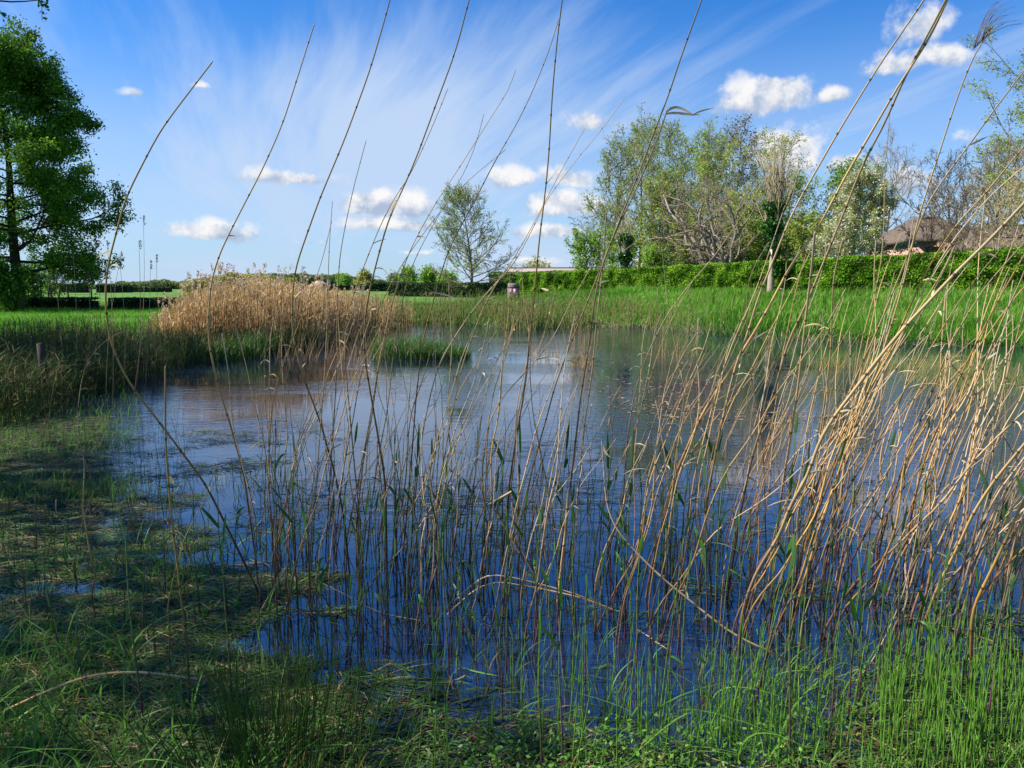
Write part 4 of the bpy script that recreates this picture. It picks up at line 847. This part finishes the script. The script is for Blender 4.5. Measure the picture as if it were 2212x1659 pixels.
H([(2225, 350), (2150, 410), (2080, 490), (2030, 560), (1985, 650), (1945, 730), (1900, 830), (1860, 930), (1820, 1050), (1790, 1160), (1775, 1250)], 'second reed in front of the thatched roofs, slightly lower', .0042, .0020, .74)
H([(2230, 420), (2156, 500), (2106, 550), (2056, 595), (2001, 660), (1966, 690), (1926, 740), (1876, 800), (1856, 830), (1796, 905), (1766, 960), (1746, 1030), (1706, 1090), (1686, 1155), (1636, 1230), (1611, 1295), (1600, 1340), (1596, 1425)], 'thick golden reed leaning lowest to the right, over the hedge', .0072, .0040, .62)
H([(2235, 500), (2171, 570), (2131, 615), (2096, 670), (2056, 735), (2031, 800), (2000, 880), (1970, 950), (1945, 1020), (1925, 1090), (1905, 1160), (1890, 1235)], 'golden reed crossing the right hedge low, exiting below the houses', .0052, .0026, .7)
H([(2225, 530), (2190, 590), (2150, 660), (2115, 730), (2080, 800), (2040, 890), (2000, 980), (1975, 1080), (1955, 1190), (1950, 1260)], 'golden reed close behind the low crossing one at the right', .0050, .0026, .7)
H([(2225, 555), (2200, 620), (2165, 690), (2125, 790), (2090, 870), (2060, 950), (2030, 1050), (2005, 1150), (1990, 1270)], 'straw reed in the right bundle, middle one at the edge', .0050, .0026, .7)
H([(1966, 690), (2015, 740), (2050, 780), (2091, 830), (2141, 900), (2181, 965), (2230, 1050), (2270, 1120)], 'broken reed slanting down right from the crossing of two thick reeds', .0044, .0030, .92)
H([(2225, 945), (2146, 1040), (2101, 1110), (2066, 1190), (2031, 1255), (2006, 1320), (1976, 1410)], 'thick straw reed in the lower right corner leaning out of the frame', .0068, .0048, .75)
H([(2225, 1050), (2166, 1180), (2131, 1255), (2101, 1310), (2098, 1380), (2098, 1505)], 'bleached reed in the lower right with a sharp bend near its foot', .0066, .0048, .85)
H([(1310, 460), (1306, 520), (1300, 600), (1288, 700), (1280, 800), (1262, 920), (1250, 1060), (1230, 1200)], 'pale stub-ended reed right of the copse base', .0042, .0030, .8)
H([(1760, 505), (1756, 560), (1745, 650), (1735, 740), (1725, 830), (1710, 930), (1690, 1050), (1672, 1200), (1665, 1290)], 'upright straw reed with a cut top, right of the second pollard', .0052, .0042, .72)
H([(1820, 520), (1800, 600), (1797, 680), (1795, 760), (1785, 840), (1770, 950), (1755, 1080), (1745, 1230)], 'upright reed crossing the hedge under the blossom tree', .0046, .0030, .74)
H([(1660, 525), (1630, 570), (1615, 610), (1612, 700), (1613, 760), (1625, 830), (1640, 900), (1650, 1000), (1655, 1200)], 'slim reed with a crooked top just left of the second pollard', .0036, .0020, .8)
# broken and fallen reeds
GF = 'broken reeds lying over the shallows'
H([(1300, 958), (1304, 1000), (1306, 1040), (1308, 1090), (1326, 1140), (1376, 1195), (1431, 1250), (1476, 1285), (1531, 1330), (1581, 1370), (1646, 1400), (1731, 1442), (1806, 1458)], 'long reed lying diagonally through the right foreground with a curled dark tip', .0050, .0032, 1.12, group=GF, t0=.35, extra=[([(1300, 958), (1304, 975), (1318, 988)], .012, 1.12)])
H([(1106, 1090), (1113, 1155), (1151, 1240), (1206, 1315), (1256, 1355), (1306, 1380), (1366, 1395), (1456, 1382), (1531, 1345), (1601, 1310)], 'reed sagging in a wide bow through the centre foreground', .0046, .0030, .98, group=GF, t0=.35)
H([(935, 1344), (1000, 1280), (1050, 1237), (1106, 1247), (1206, 1272), (1285, 1297)], 'upper of two broken reeds folded like a roof at centre', .0044, .0036, 1.0, group=GF, t0=.5)
H([(942, 1350), (1010, 1285), (1057, 1253), (1150, 1268), (1262, 1292), (1330, 1320)], 'lower of two broken reeds folded like a roof at centre', .0044, .0036, .99, group=GF, t0=.5)
H([(1956, 1332), (2060, 1358), (2140, 1383), (2235, 1417)], 'pale straw lying almost flat at the lower right', .0042, .0030, 1.05, group=GF, t0=.6)
H([(425, 1467), (310, 1450), (200, 1455), (150, 1472), (75, 1505), (0, 1540), (-60, 1570)], 'grey woody stem arching low across the bottom left', .0060, .0040, 1.06, group=GF, t0=.1)
H([(290, 707), (250, 722), (215, 745), (185, 785), (175, 830), (168, 880), (172, 960), (190, 1015), (207, 1060)], 'thin pale reed arching over the shaded left shore', .0042, .0016, .95, group=GF, t0=.2)
H([(357, 797), (357, 860), (357, 930), (362, 1030), (375, 1155), (390, 1280), (405, 1395), (410, 1530)], 'pale stub-topped reed with a white papery leaf at left', .0034, .0028, .9, extra=[([(362, 1025), (368, 1035), (376, 1048)], .022, .93)])
H([(1133, 1213), (1100, 1150), (1070, 1102)], 'broad pale straw leaf blade hanging broken at centre', .0080, .0060, 1.0, group=GF, t0=.8, based=4.2)
H([(1045, 1095), (1072, 1082), (1105, 1062)], 'short broken golden leaf stub folded over a reed at centre', .0060, .0050, 1.0, group=GF, t0=.8, based=4.2)
H([(1228, 1060), (1222, 1150), (1212, 1230), (1205, 1300)], 'thick yellow cut reed stub right of the hanging straw blade', .0080, .0070, .97, t0=.7)
H([(700, 1262), (760, 1290), (812, 1325), (905, 1340)], 'dead stem lying flat on the water left of centre', .0034, .0024, 1.0, group=GF, t0=.3)
H([(620, 1222), (600, 1260), (570, 1300), (560, 1330)], 'short brown stem leaning out of the water at left centre', .0034, .0024, .97, group=GF, t0=.3)
H([(2000, 1010), (1975, 1190), (1950, 1290), (1925, 1350), (1880, 1440), (1850, 1470)], 'thin straw bowing down into the grass at lower right', .0028, .0018, .95, group=GF, t0=.6)

# filler reeds: prototypes then copies
def proto_reed(k, bend, nleaf):
    rng = np.random.default_rng(900 + k); s = np.linspace(0, 1, 26)
    wob = smooth(np.cumsum(rng.normal(0, .012, (26, 2)), 0), 3) * .5
    kink = rng.uniform(.2, .6); kk = rng.normal(0, .10)
    x = bend * s ** 1.6 + kk * np.maximum(s - kink, 0) + wob[:, 0] - wob[0, 0]
    y = wob[:, 1] - wob[0, 1] + .0 * s
    p = np.stack([x, y, s - .03], -1)
    L0 = 2.0; p = p * L0
    V, F, t = stalk_geo(p, .0042, .0016, 6, .2, 0, 1, k)
    root = empty('dead_reed', (0, 0, 0)); mesh('stalk', V, F, t, M['dead_reed'], root, True)
    for j in range(nleaf):
        i = rng.integers(9, 24); a = rng.uniform(0, 6.28); q = np.linspace(0, 1, 6)[:, None]; l = rng.uniform(.06, .2)
        lp = p[i] + q * l * np.array([[math.cos(a) * .9, math.sin(a) * .9, .5]]) - np.array([[0, 0, 1]]) * (q ** 2) * l * .7
        V, F, t = leaf_geo(lp, rng.uniform(.005, .01), face=(rng.normal(), rng.normal(), 1)); mesh('leaf', V, F, t, M['dead_leaf'], root, True)
    return root
protos = [proto_reed(k, b_, nl) for k, (b_, nl) in enumerate([(.02, 0), (.07, 1), (.12, 0), (.16, 1), (.09, 0), (.05, 3), (.2, 1), (.14, 2), (-.03, 1), (.1, 0), (.18, 3), (.06, 1)])]
kids = {p.name: [c for c in S.objects if c.parent == p] for p in protos}
def place(proto, first, loc, rot, sc, label, group, cat='reed'):
    if first: r = proto; 
    else:
        r = proto.copy(); COL.objects.link(r)
        for c in kids[proto.name]:
            d = c.copy(); COL.objects.link(d); d.parent = r
    r.location = loc; r.rotation_euler = rot; r.scale = sc
    tag(r, label, cat, group); return r
used = set(); rr_ = random.Random(5)
def fill(n, x0, x1, y0, y1, hm, tilt, label, group, thick=(.75, 1.25)):
    for _ in range(n):
        px = rr_.uniform(x0, x1); py = rr_.uniform(y0, y1)
        q = W(px, py); k = rr_.randrange(len(protos)); pr = protos[k]
        first = k not in used; used.add(k)
        h = rr_.gauss(hm, hm * .22); h = max(h, .5) / 2.0
        ta = math.radians(rr_.gauss(tilt, 5)); tb = math.radians(rr_.gauss(2, 6)); th = rr_.uniform(*thick)
        place(pr, first, (q[0], q[1], -.02), (tb, ta, rr_.gauss(0, .35)), (th, th, h), label, group)
fill(46, 560, 900, 1130, 1370, 1.35, 0, 'thin dead reed stem in the open stand left of centre', 'thin reeds left of centre')
fill(36, 900, 1250, 1130, 1390, 1.4, 2, 'thin dead reed stem in the open stand around the picture centre', 'thin reeds around the centre')
fill(44, 1280, 1620, 1130, 1420, 1.6, 6, 'dead straw reed stem in the stand right of centre', 'straw reeds right of centre')
fill(92, 1600, 2300, 1080, 1440, 1.75, 10, 'golden dead reed stem in the dense leaning stand at the right', 'dense leaning reeds at the right', (.95, 1.55))
fill(10, 120, 560, 1150, 1500, 1.0, -3, 'isolated thin dead reed stem over the shaded floating grass at left', 'isolated reeds at left')
fill(16, 1250, 2000, 860, 1080, 1.2, 14, 'fine dead reed stem standing further out in the pond right of centre', 'reeds further out in the pond')
# the rest of the dense right stand
def rest(n, x0, x1, y0, y1, h, lean, w, label, name, mat='straw', sd=.12, t=(.6, .25)):
    px = RNG.uniform(x0, x1, n); py = RNG.uniform(y0, y1, n); q = W(px, py); hh = h * RNG.uniform(.4, 1.2, n); le = np.stack([RNG.normal(lean, sd, n), RNG.normal(0, .1, n)], -1)
    s = np.linspace(0, 1, 7)[None, :, None]; d = np.zeros((n, 7, 3)); d[..., :2] = le[:, None] * hh[:, None, None] * s ** 1.35; d[..., 2:] = hh[:, None, None] * s
    c = q[:, None] + d; c[:, 1:, :2] += RNG.normal(0, .006, (n, 6, 2)); c[:, 0, 2] -= .03
    V, F = tubes(c, (w * np.linspace(1, .4, 7))[None] * RNG.uniform(.6, 1.3, n)[:, None], 4)
    o = mesh(name, V, F, np.repeat(np.clip(RNG.normal(*t, n), 0, 1), 28), M[mat], None, True); tag(o, label, 'reeds', kind='stuff')
rest(70, 1560, 2330, 1000, 1400, 1.0, .22, .003, 'remaining thinner stems packed between the leaning reeds at the right', 'thin_reed_stems')
rest(230, 560, 1560, 1060, 1360, .85, .08, .0024, 'short thin dead stems between the reeds left of and around centre', 'short_dead_stems', 'darkreed', .15)
rest(220, -60, 420, 900, 1350, .5, .03, .0024, 'short thin dead stems in the shade at left', 'shaded_dead_stems', 'darkreed', .12)
rest(120, 1500, 2330, 800, 1050, .9, .28, .0032, 'thin leaning stems on the far side of the right stand', 'far_leaning_stems', 'straw', .15)

# plumed reeds rising on the left shore
def tall(px, ptop, Y, hk, label):
    b = P(px, 800, Y); b[2] = 0; x1, y1 = ptop
    tip = P(x1, y1, Y); s = np.linspace(0, 1, 12)[:, None]; p = b + (tip - b) * s; p[:, 0] += hk * np.sin(s[:, 0] * np.pi) * .2
    V, F, t = stalk_geo(p, .005, .0025, 5, .25, .1, .6, int(px)); loc = tuple(b); r = empty('plumed_reed', loc)
    tag(r, label, 'reed', 'plumed reeds on the left shore')
    mesh('stalk', V, F, t, M['dead_reed'], r, True, loc).location = (0, 0, 0)
    n = 46; c = tip + np.stack([np.abs(RNG.normal(.008, .014, n)), RNG.normal(0, .012, n), RNG.uniform(-.13, .02, n)], -1)
    V, F, t_ = leaves(c, .028, RNG.uniform(0, 1, n), 0, .4); mesh('plume', V, F, t_, M['plume_dark'], r, False, loc).location = (0, 0, 0)
for px, tp, Y, hk, lb in [(284, (309, 468), 12, .4, 'tallest plumed reed on the left shore, right of the leftmost bowed reed'), (292, (300, 520), 12.4, .2, 'plumed reed just below the tallest one'), (240, (231, 522), 12, .2, 'plumed reed directly left of the leftmost bowed reed'), (262, (258, 562), 12.5, .3, 'bent plumed reed with a dark head in the sky right of the bowed reed'), (205, (205, 520), 12.8, .4, 'slender plumed reed over the clipped hedge blocks'), (225, (262, 545), 12.2, -.3, 'crossing plumed reed leaning right'), (160, (158, 550), 13, .2, 'plumed reed in front of the small sapling'), (310, (325, 565), 13, .1, 'short plumed reed between the tallest one and the brown bed'), (180, (190, 590), 12.6, .3, 'short plumed reed over the second clipped block'), (330, (337, 552), 13.5, .2, 'plumed reed near the left end of the brown bed'), (135, (120, 600), 12.5, .1, 'short plumed reed under the big left tree')]:
    tall(px, tp, Y, hk, lb)

# ------------------------------------------------------------------ green reed shoots
def proto_shoot(k, nleaf, broad):
    rng = np.random.default_rng(1200 + k); s = np.linspace(0, 1, 14); H_ = 1.0
    p = np.stack([rng.normal(0, .02) * s ** 2 + .004 * np.sin(s * 7), rng.normal(0, .02) * s ** 2, s * H_ - .03], -1)
    V, F, t = stalk_geo(p, .0048, .0022, 7, .17, 0.06, 1, k); root = empty('green_reed', (0, 0, 0)); mesh('stalk', V, F, t, M['shoot'], root, True)
    for j in range(nleaf):
        top = j == 0; i = 13 if top else int(rng.integers(6, 13)); a = rng.uniform(0, 6.28); l = rng.uniform(.12, .26) * (1.1 if top else .9); q = np.linspace(0, 1, 9)[:, None]
        sp_ = .12 if top else rng.uniform(.25, .8)
        lp = p[i] - [0, 0, .02] + q * l * np.array([[math.cos(a) * sp_, math.sin(a) * sp_, 1]]) - np.array([[0, 0, 1]]) * (q ** 2.5) * l * (0 if top else rng.uniform(0, .7))
        V, F, t = leaf_geo(lp, (.02 if broad else .011) * rng.uniform(.8, 1.2), .3, face=(math.sin(a + .5), -abs(math.cos(a)) - .4, .1)); mesh('leaf', V, F, t, M['shoot_leaf'], root, True)
    return root
shoots = [proto_shoot(k, nl, br) for k, (nl, br) in enumerate([(1, True), (2, True), (2, False), (3, False), (1, False), (3, True), (4, True), (2, True)])]
for p_ in shoots: kids[p_.name] = [c for c in S.objects if c.parent == p_]
used2 = set()
def shoot(px, py, topy, label, group, k=None, tilt=None):
    q = W(px, py); k = rr_.randrange(8) if k is None else k; first = k not in used2; used2.add(k)
    ht = float(P(px, topy, q[1])[2]) / 1.15; ht = max(ht, .15); th = .55 + .55 * min(ht, 1.)
    place(shoots[k], first, (q[0], q[1], -.02), (rr_.gauss(0, .04), (rr_.gauss(.03, .06) if tilt is None else tilt), rr_.uniform(-.6, .6)), (th, th, ht), label, group, 'reed shoot')
for px, py, ty, k, tl, lb in [(310, 1590, 1060, 0, -.03, 'tall green shoot with one broad leaf tip over the shaded mat at left'), (432, 1330, 1070, 4, -.04, 'slim green shoot right of the tall left one'), (492, 1330, 1005, 1, -.07, 'green shoot with a broad leaf clinging at its top by the bowed reed foot'), (500, 1520, 1090, 2, -.05, 'long green shoot rising from the left rush tuft'), (575, 1200, 975, 1, 0, 'short green shoot with a dark leaf left of centre'), (668, 1310, 950, 6, 0, 'leafy green shoot cluster stem left of centre'), (835, 1400, 1075, 0, -.01, 'green shoot with a wide pointed leaf left of the centre reeds'), (970, 1470, 1085, 2, -.05, 'upright green shoot with narrow leaf near centre'), (1215, 1655, 1240, 1, -.06, 'tall green shoot in the bottom centre'), (1170, 1690, 1290, 4, -.03, 'green shoot beside the tall bottom centre one'), (755, 1480, 1230, 4, 0, 'thin green shoot over the bottom left grass'), (770, 1650, 1400, 0, 0, 'short green shoot with a broad blade near the bottom left of centre'), (1345, 1350, 930, 6, .05, 'tall green shoot with long dark leaves in front of the pond reflection'), (1525, 1400, 955, 6, 0, 'fan-leaved green shoot in front of the cloud reflection'), (1540, 1390, 970, 5, 0, 'second stem of the fan-leaved shoot'), (1715, 1300, 930, 1, .02, 'green shoot with a dark upright leaf pair against the blue water'), (1830, 1560, 1190, 1, .01, 'stout purple-footed green shoot at lower right'), (1790, 1600, 1200, 2, .02, 'green shoot left of the stout purple-footed one'), (2000, 1500, 1240, 6, .1, 'wide green blade shoot in the right grass'), (2130, 1560, 1150, 2, .05, 'tall shoot near the right edge of the grass'), (1960, 1330, 1050, 6, .12, 'leafy green shoot in the lower right stand'), (1705, 1650, 1130, 0, 0, 'tall thin shoot with a hanging broad blade at the bottom right of centre')]:
    shoot(px, py, ty, lb, 'green reed shoots singled out', k, tl)
def sfill(n, x0, x1, y0, y1, t0, t1, label, group):
    for _ in range(n):
        py = rr_.uniform(y0, y1); shoot(rr_.uniform(x0, x1), py, py - rr_.uniform(t0, t1), label, group)
sfill(62, 560, 1000, 1170, 1420, 110, 330, 'slim green reed shoot left of the picture centre', 'green shoots left of centre')
sfill(62, 1000, 1500, 1190, 1500, 120, 340, 'slim green reed shoot around the picture centre', 'green shoots around the centre')
sfill(70, 1500, 2260, 1200, 1560, 150, 420, 'slim green reed shoot with a purple foot among the right reeds', 'green shoots at the right')
sfill(12, 60, 520, 1200, 1560, 100, 260, 'slim green reed shoot in the shaded left shallows', 'green shoots at left')
# ------------------------------------------------------------------ world
def build_world():
    w = bpy.data.worlds.new('World'); S.world = w; w.use_nodes = True
    nt = w.node_tree; N = nt.nodes; L = nt.links
    for n in list(N): N.remove(n)
    out = N.new('ShaderNodeOutputWorld'); bg = N.new('ShaderNodeBackground'); L.new(bg.outputs[0], out.inputs[0]); bg.inputs[1].default_value = SKY
    sky = N.new('ShaderNodeTexSky'); sky.sky_type = 'NISHITA'; sky.sun_disc = False; sky.sun_elevation = math.radians(SUN_EL); sky.sun_rotation = math.radians(SUN_AZ)
    sky.altitude = 0; sky.air_density = 1.0; sky.dust_density = .6; sky.ozone_density = 2.0
    tc = N.new('ShaderNodeTexCoord'); D = tc.outputs['Generated']
    def m(op, a, b=None, c=None, cl=False):
        n = N.new('ShaderNodeMath'); n.operation = op; n.use_clamp = cl
        for i, v in enumerate((a, b, c)):
            if v is None: continue
            if isinstance(v, (int, float)): n.inputs[i].default_value = v
            else: L.new(v, n.inputs[i])
        return n.outputs[0]
    def rng_(v, a, b, c=0., d=1., sm=True):
        n = N.new('ShaderNodeMapRange'); n.interpolation_type = 'SMOOTHSTEP' if sm else 'LINEAR'
        for i, x in zip(('From Min', 'From Max', 'To Min', 'To Max'), (a, b, c, d)): n.inputs[i].default_value = x
        L.new(v, n.inputs['Value']); return n.outputs[0]
    def comb(x, y, z=0.):
        n = N.new('ShaderNodeCombineXYZ')
        for i, v in enumerate((x, y, z)):
            if isinstance(v, (int, float)): n.inputs[i].default_value = v
            else: L.new(v, n.inputs[i])
        return n.outputs[0]
    def noise(v, sc, det=6, ro=.55, dist=0.):
        n = N.new('ShaderNodeTexNoise'); n.inputs['Scale'].default_value = sc; n.inputs['Detail'].default_value = det; n.inputs['Roughness'].default_value = ro; n.inputs['Distortion'].default_value = dist
        L.new(v, n.inputs['Vector']); return n.outputs['Fac']
    sx = N.new('ShaderNodeSeparateXYZ'); L.new(D, sx.inputs[0]); x, y, z = sx.outputs
    az = m('ARCTAN2', x, y); el = m('ARCSINE', z)
    # cirrus on a flat layer: streaks run towards one point of the horizon
    zz = m('MAXIMUM', m('ADD', z, .10), .03)
    u = m('DIVIDE', x, zz); v = m('DIVIDE', y, zz)
    ca, sa = math.cos(math.radians(-14)), math.sin(math.radians(-14))
    u2 = m('SUBTRACT', m('MULTIPLY', u, ca), m('MULTIPLY', v, sa)); v2 = m('ADD', m('MULTIPLY', u, sa), m('MULTIPLY', v, ca))
    warp = noise(comb(u2, v2, 0), .22, 2, .4)
    uw = m('ADD', u2, m('MULTIPLY', m('SUBTRACT', warp, .5), 1.5))
    st1 = noise(comb(m('MULTIPLY', uw, 1.7), m('MULTIPLY', v2, .28), 1.3), 1.0, 9, .62, .0)
    st2 = noise(comb(m('MULTIPLY', uw, 5.5), m('MULTIPLY', v2, .5), 7.7), 1.0, 6, .6, .0)
    soft = noise(comb(m('MULTIPLY', u2, .5), m('MULTIPLY', v2, .35), 3.1), 1.0, 4, .5)
    def blob(ax, ey, wa, he):
        a = m('DIVIDE', m('SUBTRACT', az, math.radians(ax)), math.radians(wa)); b = m('DIVIDE', m('SUBTRACT', el, math.radians(ey)), math.radians(he))
        q = m('ADD', m('MULTIPLY', a, a), m('MULTIPLY', b, b)); return m('POWER', 2.718, m('MULTIPLY', q, -1.0))
    region = m('ADD', m('ADD', m('MULTIPLY', blob(-11, 10, 14, 8), .34), m('MULTIPLY', blob(2, 16, 11, 6), .12)), m('MULTIPLY', blob(-4, 3, 40, 5), .12))
    region = m('ADD', region, m('MULTIPLY', blob(13, 9, 18, 6), .13))
    region = m('SUBTRACT', region, m('MULTIPLY', blob(20, 21, 9, 7), .1))
    cir = m('ADD', m('ADD', m('MULTIPLY', st1, .75), m('MULTIPLY', st2, .32)), m('MULTIPLY', soft, .22))
    cir = m('ADD', cir, region)
    cirm = m('MULTIPLY', m('MULTIPLY', rng_(cir, .59, 1.06), .92), rng_(el, .30, .52, 1., .12))
    # low haze veil near the horizon
    veil = rng_(el, .0, .34, .92, 0.)
    veil = m('MULTIPLY', veil, rng_(soft, .3, .7, .75, 1.1))
    white = m('MAXIMUM', cirm, veil)
    # cumulus
    def px2(xp, yp):
        d = ray(xp, yp); return math.atan2(d[0], d[1]), math.atan2(d[2], math.hypot(d[0], d[1]))
    cl = [(1640, 212, 82, 42, 1.1), (1665, 190, 44, 32, 1.05), (1990, 62, 46, 46, .75), (1915, 142, 66, 24, .8), (2035, 122, 78, 22, .75), (1792, 204, 30, 19, .85),
          (805, 446, 55, 34, 1.1), (880, 450, 55, 32, 1.0), (845, 490, 100, 15, .9), (640, 388, 105, 19, .85), (455, 503, 80, 20, .8), (470, 490, 36, 20, .8), (1280, 262, 56, 24, .62),
          (1105, 390, 70, 27, .8), (1215, 388, 62, 30, .8), (1220, 446, 66, 34, 1.0), (1190, 497, 75, 17, .9), (1150, 566, 60, 13, .9), (1710, 335, 75, 60, .8), (1835, 352, 52, 20, .9), (1965, 390, 42, 42, .85), (2050, 298, 70, 26, .5), (285, 203, 26, 9, .6), (437, 187, 18, 9, .6), (660, 522, 90, 8, .5), (900, 545, 60, 7, .45), (1060, 470, 60, 14, .4)]
    wn = N.new('ShaderNodeTexNoise'); wn.inputs['Scale'].default_value = 14; wn.inputs['Detail'].default_value = 5; L.new(D, wn.inputs['Vector'])
    wc = N.new('ShaderNodeSeparateXYZ'); L.new(wn.outputs['Color'], wc.inputs[0])
    azw = m('ADD', az, m('MULTIPLY', m('SUBTRACT', wc.outputs[0], .5), .05)); elw = m('ADD', el, m('MULTIPLY', m('SUBTRACT', wc.outputs[1], .5), .022))
    tot = None; num = None
    for cx_, cy_, hw, hh, st in cl:
        a0, e0 = px2(cx_, cy_)
        a = m('MULTIPLY', m('SUBTRACT', azw, a0), FPX / hw * .76); b = m('MULTIPLY', m('SUBTRACT', elw, e0), FPX / hh * .78)
        # flatter underside
        bb = m('MULTIPLY', b, rng_(b, -.35, .0, 1.45, 1.0))
        q = m('SUBTRACT', 1.25, m('SQRT', m('ADD', m('MULTIPLY', a, a), m('MULTIPLY', bb, bb)))); q = m('MAXIMUM', m('MULTIPLY', q, st), 0.)
        tot = q if tot is None else m('MAXIMUM', tot, q)
        qb = m('MULTIPLY', q, b); num = qb if num is None else m('ADD', num, qb)
        if cx_ == cl[0][0]: den = q
        else: den = m('ADD', den, q)
    vrel = m('DIVIDE', num, m('MAXIMUM', den, .01))
    puff = noise(D, 26, 8, .6); puff2 = noise(comb(m('ADD', x, .006), y, m('SUBTRACT', z, .012)), 26, 8, .6)
    gate = rng_(tot, .0, .12)
    dens = m('MULTIPLY', m('ADD', tot, m('MULTIPLY', m('SUBTRACT', puff, .5), 1.9)), gate)
    cum = m('MULTIPLY', rng_(dens, .22, .70), rng_(tot, 0, .75, .35, 1.))
    lit = m('ADD', m('ADD', m('MULTIPLY', vrel, .62), .52), m('MULTIPLY', m('SUBTRACT', puff2, puff), -2.6))
    lit = rng_(lit, .0, 1.0)
    hs = N.new('ShaderNodeHueSaturation'); hs.inputs['Saturation'].default_value = SKY_SAT; hs.inputs['Value'].default_value = SKY_VAL; L.new(sky.outputs[0], hs.inputs['Color'])
    ti = N.new('ShaderNodeMixRGB'); ti.blend_type = 'MULTIPLY'; ti.inputs[0].default_value = 1; ti.inputs[2].default_value = SKY_TINT; L.new(hs.outputs[0], ti.inputs[1])
    k = 1 / (SKY * 2 ** EXPO)
    mx = N.new('ShaderNodeMixRGB'); L.new(white, mx.inputs[0]); L.new(ti.outputs[0], mx.inputs[1]); mx.inputs[2].default_value = (.57 * k, .71 * k, .94 * k, 1)
    cc = N.new('ShaderNodeMixRGB'); L.new(lit, cc.inputs[0]); cc.inputs[1].default_value = (.42 * k, .52 * k, .70 * k, 1); cc.inputs[2].default_value = (1.0 * k, .98 * k, .97 * k, 1)
    mx2 = N.new('ShaderNodeMixRGB'); L.new(m('MULTIPLY', cum, .95), mx2.inputs[0]); L.new(mx.outputs[0], mx2.inputs[1]); L.new(cc.outputs[0], mx2.inputs[2])
    L.new(mx2.outputs[0], bg.inputs[0])
EXPO = .95; SKY = .1; SUN_EL = 44; SUN_AZ = -93; SKY_SAT = 1.3; SKY_VAL = .80; SKY_TINT = (.40, .80, 1.17, 1)
build_world()
sd = bpy.data.lights.new('sun', 'SUN'); sd.energy = 5.0; sd.angle = math.radians(.53); sd.color = (1, .95, .86)
so = bpy.data.objects.new('sun', sd); COL.objects.link(so)
a_, e_ = math.radians(SUN_AZ), math.radians(SUN_EL)
sv = Vector((math.sin(a_) * math.cos(e_), math.cos(a_) * math.cos(e_), math.sin(e_)))
so.rotation_euler = sv.to_track_quat('Z', 'Y').to_euler(); so.location = sv * 50

cd = bpy.data.cameras.new('camera'); cam = bpy.data.objects.new('camera', cd); COL.objects.link(cam)
cd.sensor_width = 36; cd.sensor_fit = 'HORIZONTAL'; cd.lens = 36 * FPX / 2212; cd.clip_start = .05; cd.clip_end = 6000
cam.location = (0, 0, CAMZ); cam.rotation_euler = (math.pi / 2 - PITCH, 0, 0)
S.camera = cam
S.render.engine = 'CYCLES'
S.view_settings.view_transform = 'Standard'; S.view_settings.look = 'None'; S.view_settings.gamma = 1; S.view_settings.exposure = EXPO
S.cycles.max_bounces = 4; S.cycles.diffuse_bounces = 2; S.cycles.glossy_bounces = 2; S.cycles.transmission_bounces = 2; S.cycles.transparent_max_bounces = 4
